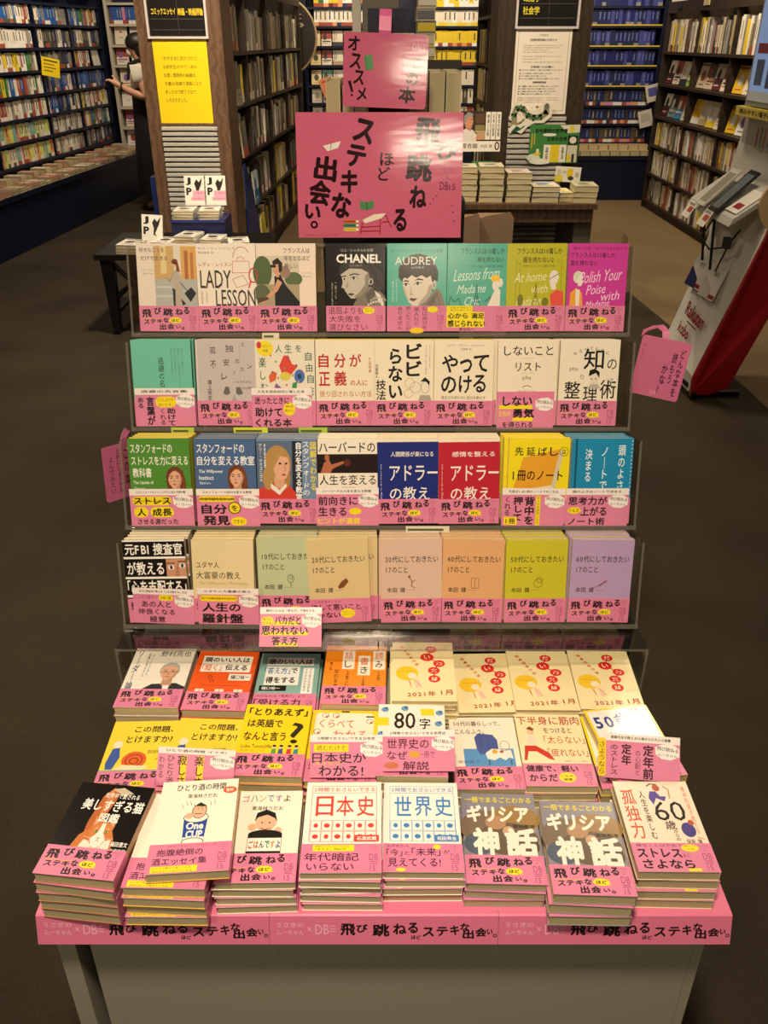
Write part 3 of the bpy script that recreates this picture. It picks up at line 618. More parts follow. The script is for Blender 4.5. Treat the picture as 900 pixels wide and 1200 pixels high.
stack(1.13, 5.06, .7004, .13, .18, (.03, .028, .03), (('c0a878', '6a5a3a'), ('c8b488', '6a5a3a'), ('cfc49c', '5a7a4a')), 'the end stack on the brown table', 'stacks on the brown table', -4)
tag(link('facing_book', face_book(.13, .185, .02, '3a3a34', '4a7a4a', 'cfc8b0', 1), None, TR(.51, 5.24, .7004) @ RZ(0) @ RX(-6)), 'dark and green facing book behind the tallest grey stack', 'book')

# ------------------------------------------------------------------ black low table with small white books, in front of the pillar with the yellow sheet
t = thing('low_table', 'black low table with braced legs under small white books', 'table', TR(0, 0, 0))
b = MB(); b.box(-1.60, 4.74, .435, -.66, 5.36, .465, BLACKM); obj('tabletop', b, t)
for x, y in ((-1.545, 4.80), (-.72, 4.80), (-1.545, 5.30), (-.72, 5.30)):
    b = MB(); b.prism([(x - .035, .434), (x + .035, .434), (x + .018, .006), (x - .018, .006)], 'y', y - .03, y + .03, BLACKM); obj('leg', b, t)
b = MB(); b.tube([(-1.515, 4.8, .40), (-1.42, 4.8, .30), (-1.52, 4.8, .22)], .016, BLACKM, 6); b.tube([(-1.545, 4.82, .12), (-1.545, 5.28, .12)], .015, BLACKM, 6); b.tube([(-1.53, 5.3, .12), (-.74, 5.3, .12)], .015, BLACKM, 6); obj('brace', b, t)
b = MB(); b.box(-1.235, 5.09, .4655, -.925, 5.345, .585, mat('141d4a', .4)); b.box(-1.237, 5.083, .575, -.923, 5.0895, .589, mat('2a3a7a', .4))
tag(obj('riser_box', b), 'navy box raising the small white books', 'box')
def jcov(a, pink=1):
    a.R(0, 0, 100, 100, 'ece6da').T('J', 8, 6, 34, 32, '201c1a', .05).T('P', 8, 40, 36, 66, '201c1a', .05)
    a.P([(50, 26), (62, 12), (74, 22), (92, 6), (84, 30), (70, 52), (64, 62), (72, 72), (56, 66), (58, 44)], '2a2623')
    if pink: a.R(40, 50, 100, 78, 'e6a8bc').R(30, 72, 100, 84, 'e6a8bc').T('人と鳥の本', 46, 54, 90, 62, 'b8506a').T('好評発売中', 40, 74, 90, 81, 'c8607a')
def jbook(M, lb, pink=1, grp=None):
    t = thing('small_book', lb, 'book', M, grp)
    b = MB(); b.box(0, 0, -.0012, .118, .165, 0, card('ece6da')); b.box(0, 0, -.016, .118, .165, -.0148, card('ece6da')); b.box(.1168, 0, -.0148, .118, .165, -.0012, card('ece6da'))
    jcov(Art(b, 0, 0, .118, .165, .0001), pink); obj('cover', b, t)
    b = MB(); b.box(.001, .002, -.0147, .1166, .163, -.0013, PAGE); obj('pages', b, t)
jbook(TR(-1.185, 5.295, .6345) @ RX(80), 'small white book standing on the navy box, nearer the stool end', 1)
jbook(TR(-1.06, 5.30, .6345) @ RX(80), 'small white book standing on the navy box, nearer the pillar edge', 1)
jbook(TR(-1.40, 5.02, .4655) @ RZ(4) @ RX(78) @ RZ(-4), 'small white book standing apart beside the navy box', 0)
W_ = ('e2dccd', '3a352f'); W2 = ('d8d2c4', '8a8478')
for x, y, z, n, rt, lb in ((-1.165, 5.185, .5855, 3, 0, 'pile under the standing pair, stool side'), (-1.02, 5.19, .5855, 3, 3, 'pile under the standing pair, pillar side'), (-1.41, 4.84, .4655, 3, -8, 'pile at the outer corner of the black table'),
                       (-1.25, 4.985, .4655, 2, -14, 'pile second from the outer corner'), (-1.115, 4.985, .4655, 4, -10, 'tall pile in front of the navy box'), (-.975, 4.985, .4655, 3, -6, 'pile before the navy box'),
                       (-.835, 4.985, .4655, 2, 12, 'low pile at the pillar edge'), (-1.19, 4.81, .4655, 2, -18, 'front pile near the stand'), (-1.0, 4.805, .4655, 1, 20, 'single front copy beside the front pile'), (-.80, 4.81, .4655, 2, -10, 'front pile, inner corner')):
    stack(x, y, z, .118, .165, (.016,) * n, ((W2,) * (n - 1)) + (W_,), 'small white books, ' + lb, 'piles of small white books', rt)

# ------------------------------------------------------------------ rack behind the pink sign
t = thing('book_rack', 'dark rack with a pale post standing behind the pink sign', 'rack', TR(0, 0, 0))
b = MB(); b.box(-.13, 1.86, .006, .17, 2.16, 1.205, mat('1b1c22', .5)); obj('base', b, t)
b = MB(); b.box(-.045, 2.03, 1.2055, .03, 2.10, 1.64, mat('6f6858', .5)); obj('back_board', b, t)
b = MB(); b.box(-.066, 2.03, 1.2055, -.048, 2.07, 1.66, mat('cfc8b8', .4)); obj('post', b, t)
b = MB(); b.box(-.03, 1.806, 1.36, .045, 1.86, 1.55, mat('171a2c', .45)); b.box(-.05, 1.8045, 1.45, .057, 1.8055, 1.51, card('cfc6b4')); b.box(-.005, 1.86, 1.44, .02, 2.03, 1.46, mat('171a2c', .45)); obj('holder', b, t)
for k, (x, wd, z1, c) in enumerate(((-.115, .028, 1.43, 'e2d0a0'), (-.082, .022, 1.42, 'd8cfb8'), (-.058, .022, 1.42, 'dcd2ba'), (-.034, .022, 1.42, 'd8cfb8'), (.055, .032, 1.445, 'a89878'), (.090, .030, 1.445, 'cfc4a4'), (.123, .030, 1.445, 'd8cdae'))):
    b = MB(); e = .0018; h = z1 - 1.2055; cm = card(c)
    b.box(0, 0, 0, e, .16, h, cm); b.box(wd - e, 0, 0, wd, .16, h, cm); b.box(e, .158, 0, wd - e, .16, h, cm); b.box(e, .003, .003, wd - e, .157, h - .003, PAGE)
    tag(obj('standing_book', b, None, TR(x, 1.864, 1.2055) ), 'pale book on end behind the pink sign, %s from the bookcase side' % ordw(k + 1), 'book', 'books on end behind the pink sign')
b = MB(); b.box(.05, 2.027, 1.2055, .165, 2.045, 1.462, mat('3a342c', .4)); tag(obj('magazine', b), 'dark magazine standing behind the pale books on end', 'book')
z = 1.2055
for k in range(19):
    c = ('cfc8b4', 'd8c23a', 'e2dcc8', '6a6a70', 'cfc8b4')[k % 5]; hh = .0235
    o = MB(); cm = card(c); o.box(0, 0, 0, .04, .11, .0016, cm); o.box(0, 0, hh - .002, .04, .11, hh - .0004, cm); o.box(.0386, 0, .0016, .04, .11, hh - .002, cm); o.box(.001, .002, .0016, .0386, .108, hh - .002, PAGE); o.box(.002, -.0006, .004, .0386, .0018, .0185, card(('cfc4a8', 'd8c23a', '6f7076', 'e2dcc8')[k % 4]))
    tag(obj('thick_volume', o, None, TR(.068 + .002 * (k % 2), 2.06, z)), 'striped volume, %s from the bottom of the column behind the pink sign' % ordw(k + 1), 'book', 'column of striped volumes behind the pink sign'); z += hh

# ------------------------------------------------------------------ white and red e-reader stand
t = thing('ereader_stand', 'white and red leaning e-reader display stand on castors', 'display stand', TR(0, 0, 0))
WHT = mat('e4e0d4', .35, .4); RED = mat('a01420', .35, .5)
near = [(1.475, 3.76, .03), (1.49, 3.60, .55), (1.545, 3.53, .785), (1.60, 3.52, 1.20)]
far = [(1.446, 4.12, .03), (1.409, 4.12, .19), (1.513, 4.12, .556), (1.55, 4.12, .80), (1.61, 4.12, 1.20)]
near = [(1.455, 3.78, .03), (1.445, 3.76, .12), (1.507, 3.60, .556), (1.552, 3.545, .80), (1.625, 3.54, 1.20)]
off = Vector((.17, .0, -.05))
b = MB(); vs = [Vector(p) for p in near] + [Vector(p) for p in far] + [Vector(p) + off * (1 if i else .5) for i, p in enumerate(near)] + [Vector(p) + off * (1 if i else .5) for i, p in enumerate(far)]
vs = [Vector((p.x, p.y, max(p.z, .03))) for p in vs]
b.add(vs, [(i, i + 1, 6 + i, 5 + i) for i in range(4)] + [(11 + i, 10 + i, 15 + i, 16 + i) for i in range(4)] + [(5 + i, 6 + i, 16 + i, 15 + i) for i in range(4)] + [(4, 14, 19, 9), (0, 5, 15, 10)], WHT); obj('body', b, t)
b = MB(); g = Vector((0, -.022, 0)); q = [v for v in vs[0:5]] + [vs[14], vs[13], vs[12], vs[11], vs[10]]
q = [Vector(p) + Vector((-.004, -.002, 0)) for p in q]; n = len(q)
b.add(q + [p + g for p in q], [tuple(range(n)), tuple(range(n, 2 * n))[::-1]] + [(i, n + i, n + (i + 1) % n, (i + 1) % n) for i in range(n)], RED); obj('side_panel', b, t, None)
for k, (x, y) in enumerate(((1.475, 3.77), (1.475, 4.08))):
    b = MB(); b.prism([(y + .028 * cos(2 * pi * i / 16), .034 + .028 * sin(2 * pi * i / 16)) for i in range(16)], 'x', x - .022, x - .002, BLACKM); o = obj('castor', b, t); o['label'] = 'black castor with grey hub'
    b = MB(); b.prism([(y + .012 * cos(2 * pi * i / 12), .034 + .012 * sin(2 * pi * i / 12)) for i in range(12)], 'x', x - .024, x - .0222, mat('8a8680', .3, metal=.7)); obj('hub', b, o)
b = MB(); b.box(1.44, 3.8, .055, 1.47, 4.10, .075, BLACKM); b.box(1.49, 3.80, .006, 1.70, 3.83, .03, BLACKM); b.box(1.49, 4.07, .006, 1.70, 4.10, .03, BLACKM); obj('axle', b, t)
# lettering on its white face
def face_frame(p0, px, py):
    X = (Vector(px) - Vector(p0)); Y = (Vector(py) - Vector(p0)); w_, h_ = X.length, Y.length; X.normalize(); N = X.cross(Y).normalized(); Y = N.cross(X)
    M = Matrix.Identity(4)
    for i in range(3): M[i][0], M[i][1], M[i][2], M[i][3] = X[i], Y[i], N[i], p0[i]
    return M, w_, h_
nv, fv = [Vector(p) for p in near], [Vector(p) for p in far]
ctr = (nv[1] + nv[2] + fv[1] + fv[2]) / 4
M, fw, fh = face_frame(ctr, ctr + (nv[1] + nv[2] - fv[1] - fv[2]) / 2, ctr + (fv[2] + nv[2] - fv[1] - nv[1]) / 2)
b = MB(); a = Art(b, -fw / 2, -fh / 2, fw / 2, fh / 2, .020)
a.T('Rakuten', 27, 38, 78, 54, '8a1420', .03).T('kobo', 26, 62, 56, 75, '8a1420', .03).L([(40, 58), (66, 57)], 1.4, '8a1420').P([(14, 24), (26, 21), (44, 22), (66, 27), (44, 25), (28, 26), (22, 32), (23, 25)], '8d887c')
obj('lettering', b, t, M)
# shelf with devices
b = MB(); b.prism([(1.40, .835), (1.415, .865), (1.60, 1.0), (1.60, .975)], 'y', 3.56, 4.10, mat('b8b4aa', .35)); obj('shelf', b, t)
b = MB(); sm = mat('9fa3a4', .3); b.box(1.595, 3.56, 1.0, 1.602, 4.1, 1.62, mat('b4b0a6', .35)); obj('back_board', b, t)
b = MB(); Art(b, 0, 0, .50, .30, .0001).R(5, 6, 60, 14, 'cfcabd').R(12, 30, 90, 38, 'c8c2b4').R(30, 50, 34, 74, 'b04a3a').R(38, 48, 42, 74, '7a8a80').R(46, 48, 50, 74, 'b06a4a').R(56, 46, 60, 70, '57606a').R(64, 48, 68, 72, '57606a').R(28, 78, 42, 96, 'e6e0d2').R(50, 78, 66, 96, 'e6e0d2')
MBK = Matrix(((0, 0, -1, 1.5945), (-1, 0, 0, 4.09), (0, 1, 0, 1.02), (0, 0, 0, 1)))
obj('info_print', b, t, MBK)
b = MB(); b.box(1.55, 3.58, 1.255, 1.59, 4.02, 1.66, mat('8a8c90', .3)); obj('screen_frame', b, t)
em = bpy.data.materials.new('screen_glow'); em.use_nodes = True; nb = em.node_tree.nodes['Principled BSDF']; nb.inputs['Base Color'].default_value = lin('7f9cc8'); nb.inputs['Emission Color'].default_value = lin('8fa8d8'); nb.inputs['Emission Strength'].default_value = .35
b = MB(); b.box(1.547, 3.60, 1.275, 1.5495, 4.0, 1.64, em)
sub = MB(); Art(sub, 0, 0, .40, .365, .0).R(6, 42, 94, 52, '8a2a36').R(10, 58, 30, 84, '4a5a80').R(40, 60, 56, 86, '4a5a80').R(66, 60, 82, 86, '4a5a80').R(0, 90, 100, 100, 'd8e0f0')
M5 = Matrix(((0, 0, -1, 1.5465), (-1, 0, 0, 4.0), (0, 1, 0, 1.275), (0, 0, 0, 1)))
for f, mi in zip(sub.f, sub.mi): b.add([sub.v[i] for i in f], [tuple(range(len(f)))], sub.mats[mi], M5)
o = obj('screen', b, t); o['label'] = 'lit bluish screen'
b = MB(); b.box(1.53, 3.58, 1.215, 1.60, 4.06, 1.25, card('d8c23a')); sub = MB(); Art(sub, 0, 0, .48, .035, 0).T('読みやすい電子書籍', 10, 20, 90, 80, '4a3a1a', .03)
M6 = Matrix(((0, 0, -1, 1.5295), (-1, 0, 0, 4.06), (0, 1, 0, 1.215), (0, 0, 0, 1)))
for f, mi in zip(sub.f, sub.mi): b.add([sub.v[i] for i in f], [tuple(range(len(f)))], sub.mats[mi], M6)
obj('caption_strip', b, t)
SL = math.degrees(math.atan2(.135, .185)); MS = TR(1.415, 0, .866) @ RY(-SL)
def device(y, wd, ln, bodyc, scr, lb, nm='ereader'):
    t2 = thing(nm, lb, 'e-reader', MS @ TR(0, y, .012) @ RY(-9))
    b = MB(); b.box(-.02, 0, .0, ln, wd, .008, mat(bodyc, .3)); obj('body', b, t2)
    b = MB(); b.box(.0, .012, .0081, ln - .02, wd - .012, .0088, mat(scr, .15)); obj('screen', b, t2)
device(3.70, .10, .20, '15130f', '5f6666', 'black e-reader tilted on the white and red stand')
device(3.86, .10, .18, 'b8b4a4', '8d8a78', 'pale e-reader behind the black one on the white and red stand')
for y, lb in ((3.72, 'white price card with red band hanging before the black e-reader'), (3.93, 'white price card hanging before the pale e-reader')):
    b = MB(); b.box(-.0006, 0, -.075, .0006, .09, 0, card('dcd6c8')); b.box(-.0012, .008, -.05, -.0007, .06, -.025, card('a83a34')); b.box(-.0012, .01, -.02, -.0007, .08, -.008, card('8a8478'))
    tag(obj('price_card', b, None, TR(1.392, y, .868) @ RY(30)), lb, 'price card')
b = MB(); b.box(0, 0, 0, .13, .12, .004, card('dcd8cc')); b.box(.02, .02, .0041, .05, .09, .0045, card('8a2430')); tag(obj('leaflet', b, None, MS @ TR(.02, 3.58, .0015)), 'white leaflet with a dark red band on the stand shelf', 'leaflet')
b = MB(); b.tube([(1.43, 3.80, .84), (1.40, 3.84, .74), (1.42, 3.78, .70), (1.47, 3.72, .72), (1.50, 3.68, .80)], .004, BLACKM, 6); b.tube([(1.47, 3.70, .73), (1.465, 3.74, .66), (1.475, 3.80, .60)], .004, BLACKM, 6); b.box(1.45, 3.68, .72, 1.475, 3.72, .765, mat('2a2824', .5)); tag(obj('power_cable', b), 'black cable and plug hanging below the e-readers', 'cable')
b = MB(); b.tube([(1.43, 3.94, .85), (1.455, 3.93, .62)], .006, BLACKM, 6); b.tube([(1.44, 3.84, .85), (1.46, 3.83, .60)], .006, BLACKM, 6); tag(obj('strut_pair', b), 'two thin black struts below the e-reader shelf', 'strut')
for (y, c, lb) in ((3.93, '232a52', 'leaflet with a dark blue image in the stand pocket'), (3.74, 'b8aea0', 'pale leaflet in the stand pocket')):
    b = MB(); Art(b, 0, 0, .15, .15, .0).R(0, 0, 100, 100, 'd8d2c6').P([(0, 40), (60, 70), (70, 100), (0, 100)], c).T('楽天', 40, 20, 70, 34, '57503f', .02).R(62, 84, 96, 96, '8a2a2a')
    Mx, _, _ = face_frame(Vector((1.470, y + .14, .48)), (1.488, y, .48), (1.513, y + .14, .60)); b2 = MB(); b2.box(0, 0, -.002, .14, .14, -.0002, card('d8d2c6')); b2.v += []
    for f, mi in zip(b.f, b.mi): b2.add([b.v[i] for i in f], [tuple(range(len(f)))], b.mats[mi])
    tag(obj('leaflet', b2, None, TR(-.03, 0, 0) @ Mx), lb, 'leaflet')
b = MB(); b.prism([(1.48 + .11 * cos(2 * pi * k / 32) + .11, .93 + .11 * sin(2 * pi * k / 32)) for k in range(32)], 'y', 3.49, 3.505, card('c8a878')); b.box(1.53, 3.488, .90, 1.66, 3.4895, .99, card('a81c24')); tag(obj('round_plate', b), 'round tan plate with a red block on the edge of the stand', 'sign')

# ------------------------------------------------------------------ the person by the far shelves
def skin_mesh(name, pts, edges, root=0, sub=2, m_=None, parent=None):
    me = bpy.data.meshes.new(name); me.from_pydata([p[:3] for p in pts], edges, []); me.update()
    o = bpy.data.objects.new(name, me); COL.objects.link(o)
    o.modifiers.new('s', 'SKIN'); sd = me.skin_vertices[0].data if me.skin_vertices else None
    if sd is None:
        bm_ = None
    for i, p in enumerate(pts):
        sd[i].radius = p[3] if isinstance(p[3], tuple) else (p[3], p[3]); sd[i].use_root = (i == root)
    ss = o.modifiers.new('d', 'SUBSURF'); ss.levels = sub; ss.render_levels = sub
    bpy.context.view_layer.update()
    nm = bpy.data.meshes.new_from_object(o.evaluated_get(bpy.context.evaluated_depsgraph_get()))
    bpy.data.objects.remove(o)
    for p in nm.polygons: p.use_smooth = True
    nm.materials.clear(); nm.materials.append(m_)
    return link(name, nm, parent)
SK = mat('c8967a', .5); 
pt = thing('person', 'person with black hair, face mask and dark apron reaching toward the shelves', 'person', TR(-2.27, 8.95, 0))
pts = [(0, 0, .86, .12), (-.01, 0, 1.05, .11), (0, 0, 1.22, .115), (0, 0, 1.31, .07), (-.02, 0, 1.36, .048), (-.05, 0, 1.42, .078), (-.05, 0, 1.49, .08),
       (0, .16, 1.26, .05), (-.05, .20, 1.02, .04), (-.16, .10, .92, .032),
       (0, -.16, 1.26, .05), (.06, -.21, 1.02, .042), (-.10, -.18, 1.08, .036), (-.19, -.16, 1.125, .027), (-.245, -.15, 1.15, .033),
       (0, .08, .80, .085), (0, .09, .46, .055), (.01, .09, .09, .042), (-.10, .09, .045, .034), (0, -.08, .80, .085), (0, -.09, .46, .055), (.01, -.09, .09, .042), (-.10, -.09, .045, .034)]
edges = [(0, 1), (1, 2), (2, 3), (3, 4), (4, 5), (5, 6), (2, 7), (7, 8), (8, 9), (2, 10), (10, 11), (11, 12), (12, 13), (13, 14), (0, 15), (15, 16), (16, 17), (17, 18), (0, 19), (19, 20), (20, 21), (21, 22)]
for k, (dy, ln) in enumerate(((-.028, .05), (-.01, .058), (.01, .054), (.027, .042))):
    n = len(pts); pts += [(-.262, -.15 + dy * .8, 1.16, .011), (-.262 - ln * .6, -.15 + dy, 1.175, .009), (-.262 - ln, -.15 + dy, 1.16, .008)]; edges += [(14, n), (n, n + 1), (n + 1, n + 2)]
n = len(pts); pts += [(-.235, -.125, 1.18, .011), (-.262, -.115, 1.21, .009)]; edges += [(14, n), (n, n + 1)]
skin_mesh('body', pts, edges, 0, 1, SK, pt)
sh = [(-.005, 0, .92, .135), (-.01, 0, 1.06, .125), (0, 0, 1.22, .13), (0, 0, 1.31, .082), (0, .17, 1.25, .066), (-.03, .205, 1.12, .06), (0, -.17, 1.25, .066), (.02, -.20, 1.13, .06)]
skin_mesh('shirt', sh, [(0, 1), (1, 2), (2, 3), (2, 4), (4, 5), (2, 6), (6, 7)], 0, 2, mat('cfc8b8', .8), pt)
ap = MB()
for z0, z1, r0, r1 in ((.16, .50, .20, .19), (.50, .90, .19, .155), (.90, 1.18, .155, .14)):
    n = 16; ap.add([(r0 * .82 * cos(2 * pi * k / n) - .005, r0 * sin(2 * pi * k / n), z0) for k in range(n)] + [(r1 * .82 * cos(2 * pi * k / n) - .005, r1 * sin(2 * pi * k / n), z1) for k in range(n)], [(k, (k + 1) % n, n + (k + 1) % n, n + k) for k in range(n)], mat('0d0c0c', .8))
for y in (-.09, .09): ap.tube([(-.12, y, 1.17), (-.10, y, 1.30), (0, y, 1.335), (.10, y, 1.30), (.125, y, 1.17)], .016, mat('0d0c0c', .8), 6)
obj('apron', ap, pt)
def blob(name, parts, m_, parent):
    b = MB()
    for cx, cy, cz, rx, ry, rz in parts:
        nu, nv = 16, 10
        vs = [(cx + rx * sin(pi * j / nv) * cos(2 * pi * i / nu), cy + ry * sin(pi * j / nv) * sin(2 * pi * i / nu), cz + rz * cos(pi * j / nv)) for j in range(nv + 1) for i in range(nu)]
        b.add(vs, [(j * nu + i, (j + 1) * nu + i, (j + 1) * nu + (i + 1) % nu, j * nu + (i + 1) % nu) for j in range(nv) for i in range(nu)], m_)
    o = obj(name, b, parent)
    for p in o.data.polygons: p.use_smooth = True
    return o
blob('hair', [(-.025, 0, 1.475, .105, .096, .085), (.02, 0, 1.43, .085, .09, .10), (.055, 0, 1.34, .05, .07, .09)], mat('14100e', .5), pt)
mk = skin_mesh('face_mask', [(-.115, 0, 1.435, .02), (-.095, 0, 1.40, .05), (-.06, 0, 1.375, .05)], [(0, 1), (1, 2)], 0, 2, mat('d8d0c4', .8), pt)
fb = MB()
for y in (-.032, .032): fb.add([(-.128, y - .012, 1.465), (-.128, y + .012, 1.465), (-.128, y + .012, 1.473), (-.128, y - .012, 1.473)], [(0, 1, 2, 3)], mat('1a1210')); fb.add([(-.13, y - .016, 1.485), (-.13, y + .016, 1.485), (-.13, y + .016, 1.490), (-.13, y - .016, 1.490)], [(0, 1, 2, 3)], mat('14100e'))
obj('eyes', fb, pt)
wt = MB(); wt.tube([(-.165 + .0 * cos(0), -.165 + .036 * cos(2 * pi * k / 16), 1.113 + .036 * sin(2 * pi * k / 16)) for k in range(17)], .008, mat('1a1614', .4), 6); obj('watch', wt, pt)
# ================================================================== paperbacks: covers, paper bands, pages
BW, BH = .1035, .149
PINK = 'da80a0'
INK = '1f1713'; MAUVE = 'a8507a'
def jump(a, x=0, sc=1.0):
    """the lettering of the common pink band (whole band = 0..100)"""
    for ch, x0, y0, x1, y1, r in (('飛', 4, 14, 20, 46, 4), ('び', 25, 6, 37, 34, 0), ('跳', 40, 10, 57, 40, -4), ('ね', 61, 10, 74, 36, 4), ('る', 75, 4, 85, 32, 0), ('ス', 7, 54, 16, 72, 0), ('テ', 18, 52, 27, 70, 0), ('キ', 29, 50, 38, 68, 4), ('な', 40, 46, 49, 66, -4),
                               ('出', 33, 70, 44, 94, 4), ('会', 46, 70, 58, 92, 0), ('い', 61, 76, 69, 88, 0)):
        a.T(ch, x0, y0, x1, y1, INK, .035, 0, r)
    a.O(73, 87, 1.8, 3.6, 1.2, INK)
    a.L([(5, 47), (10, 51), (20, 49), (30, 52), (40, 47)], 1, 'e6b060')
    a.E(60.5, 56, 10.5, 12, 'f0dc28').P([(67, 60), (73, 66), (66, 65)], 'f0dc28').T('ほど', 54, 50, 67, 62, INK, .03)
def imprint(a):
    a.T('うさぎの', 85, 7, 96, 12, MAUVE).T('ムーちゃん', 85, 15, 96, 20, MAUVE).T('x', 89, 24, 92, 29, MAUVE)
    a.T('DB', 85, 36, 96, 58, MAUVE, -.005).L([(86, 63), (95, 63)], 1, MAUVE).L([(86, 70), (95, 70)], 1, MAUVE).T('15', 86, 76, 93, 94, MAUVE, -.005)
def b_std(a): jump(a); imprint(a)
def b_plain(items):
    def f(a):
        for i in items: a.T(*i) if isinstance(i[0], str) and i[0] not in ('R', 'E') else (a.R(*i[1:]) if i[0] == 'R' else a.E(*i[1:]))
        imprint(a)
    return f
_BM = {}
def band_mesh(key, fn, t, w=BW, z0=0, hh=.044):
    k = (key, round(t, 4))
    if k in _BM: return _BM[k]
    b = MB(); pm = card(PINK); e = .0005
    b.box(-w / 2 - .0003, z0 + .0002, t, w / 2 + .0006, z0 + hh, t + e, pm); b.box(-w / 2 - .0003, z0 + .0002, -.0004, w / 2 + .0006, z0 + hh, -.00002, pm); b.box(w / 2 + .0001, z0 + .0002, -.00001, w / 2 + .0006, z0 + hh, t - .00001, pm)
    fn(Art(b, -w / 2, z0, w / 2, z0 + hh, t + e + .00002))
    _BM[k] = b.mesh('obi_band'); return _BM[k]
_PM = {}
def pages_mesh(t):
    k = round(t, 4)
    if k not in _PM:
        b = MB(); e = .0004
        # a page block whose open edge bows a little
        n = 5; x0, x1 = -BW / 2 + .0006, BW / 2 - .0007
        b.prism([(x0 + .0012 * (1 - (2 * i / n - 1) ** 2), e + (t - 2 * e) * i / n) for i in range(n + 1)] + [(x1, t - e), (x1, e)], 'y', .001, BH - .0016, PAGE)
        _PM[k] = b.mesh('page_block')
    return _PM[k]
TITLES = {}
def title(key, bgc, lab, fn, band='std', spine=None, gl=0, t=.0145): TITLES[key] = dict(bg=bgc, lab=lab, fn=fn, band=band, spine=spine or bgc, gl=gl, t=t)
_CM = {}
def cover_mesh(key, t):
    k = (key, round(t, 4))
    if k in _CM: return _CM[k]
    T_ = TITLES[key]; b = MB(); cm = satin(T_['bg']) if T_['gl'] else card(T_['bg']); sm = card(T_['spine']); e = .0004; w = BW / 2
    b.box(-w, 0, t - e, w, BH, t, cm); b.box(-w, 0, 0, w, BH, e, sm); b.box(w - e, 0, e + .00001, w, BH, t - e - .00001, sm)
    T_['fn'](Art(b, -w, 0, w, BH, t + .00002, satin if T_['gl'] else ink))
    _CM[k] = b.mesh('book_cover'); return _CM[k]
def book(key, M, t, label, group=None, band=True):
    T_ = TITLES[key]; r = thing('paperback_book', label, 'book', M, group)
    link('cover', cover_mesh(key, t), r); link('pages', pages_mesh(t), r)
    if band and T_['band']:
        bk = T_['band']; fn = b_std if bk == 'std' else bk
        link('obi_band', band_mesh('std' if bk == 'std' else key, fn, t), r)
    return r

# ---- top tier
def f(a):
    a.R(29, 3, 100, 72, 'b9b2a2').R(29, 3, 62, 40, 'c9a468').R(74, 3, 100, 50, 'd6a45a').R(40, 3, 50, 34, 'e0c890').R(80, 8, 86, 44, 'a8683a').R(90, 10, 95, 46, 'b87844').R(62, 3, 74, 34, 'dcd4c0').R(29, 40, 100, 72, 'aeb0a8').R(29, 48, 70, 50, 'c8c8be').R(29, 58, 66, 61, 'c2c2ba')
    a.P([(60, 30), (70, 29), (74, 46), (76, 70), (60, 72), (58, 48)], 'b5aa98').E(63, 22, 4.5, 4.5, 'd9a98a').P([(58, 20), (62, 17), (68, 18), (72, 32), (66, 31), (66, 24), (59, 22)], '7a3220').R(59, 21, 67, 22.5, '2a1c16')
    a.L([(61, 33), (54, 42), (47, 38)], 3, 'a89c8a').P([(78, 56), (90, 49), (98, 56), (88, 66)], '23242a').L([(72, 44), (84, 54)], 1.2, '23242a').P([(58, 50), (63, 52), (62, 72), (59, 72)], '2a2a30').P([(72, 62), (80, 68), (74, 70)], '2a2420')
    a.T('好きなことを', 5, 5, 47, 10, '6a6258').T('だけで生きる', 7, 14, 52, 19, '6a6258').T('ジャナ・ルスカ', 8, 29, 26, 31, '9a9286').T('Jana', 9, 33, 26, 35, '9a9286')
title('walk', 'e4d6c4', 'cream paperback with a photo of a woman walking a sunny street, top tier', f)
def f(a):
    a.T('サラ・ウィリアムズ', 3, 4, 66, 7, '6a6258').T('横井直美 訳', 3, 9, 30, 11.5, '6a6258').T('レディ・レッスン', 4, 21, 60, 26, 'b8484a')
    for s, x0, y0, x1, y1 in (('LADY', 5, 30, 57, 50), ('LESSON', 30, 52, 97, 71)): a.T(s, x0 + 1, y0 + .6, x1 + 1, y1 + .6, 'b9ad9c', -.01).T(s, x0, y0, x1, y1, '2a2622', -.028)
    r = 'c0504e'; a.O(76, 16, 14, 12, 1, r, 180, 330).L([(61, 20), (88, 20), (90, 33), (60, 33), (61, 20)], .8, r).O(74, 19, 6, 4, .8, r, 180, 360).L([(60, 40), (78, 36), (86, 46), (66, 50), (60, 40)], .8, r).O(95, 36, 7, 8, 2, 'c8404a').L([(90, 43), (87, 50)], 2.5, 'c8404a').T('一流の女性になる', 5, 54, 9, 68, 'b8605a', 0, 1).T('ための手引き', 13, 54, 17, 66, 'b8a898', 0, 1)
title('lady', 'ece0d0', 'cream paperback with tall thin black lettering and red line-drawn handbag, top tier', f)
def f(a):
    a.R(0, 14, 72, 72, 'cfc4ac').E(10, 32, 16, 18, '4f6238').E(62, 40, 15, 8, '5a6a40').R(0, 46, 72, 72, 'a8997a').E(8, 56, 14, 10, '5f6244').E(48, 32, 9, 7, '9a7a68')
    a.P([(30, 37), (40, 35), (50, 48), (72, 66), (72, 72), (30, 72), (30, 56)], '1c1b20').P([(35, 40), (43, 44), (34, 54), (10, 68), (4, 66), (28, 52)], 'd09a76').E(33, 27, 6.5, 8, 'd09a76').P([(27, 20), (36, 16), (44, 22), (43, 31), (38, 33), (37, 23), (28, 24)], '241a16').R(24, 24, 33, 27, '1a1514').R(33, 33, 38, 38, 'd09a76').P([(0, 62), (18, 60), (20, 63), (0, 68)], '57402e')
    a.T('フランス人は', 46, 5, 90, 11, '6f665a').T('年をとるほど', 47, 13.5, 91, 19.5, '6f665a').T('美しい', 47, 22, 70, 28, '6f665a').T('ドラ・トーザン', 75, 32, 94, 34, '8a8276').T('Dora', 78, 36, 92, 38, '8a8276')
title('bicycle', 'ead8c6', 'cream paperback with a woman in a black dress and sunglasses, top tier', f, spine='c8b23a')
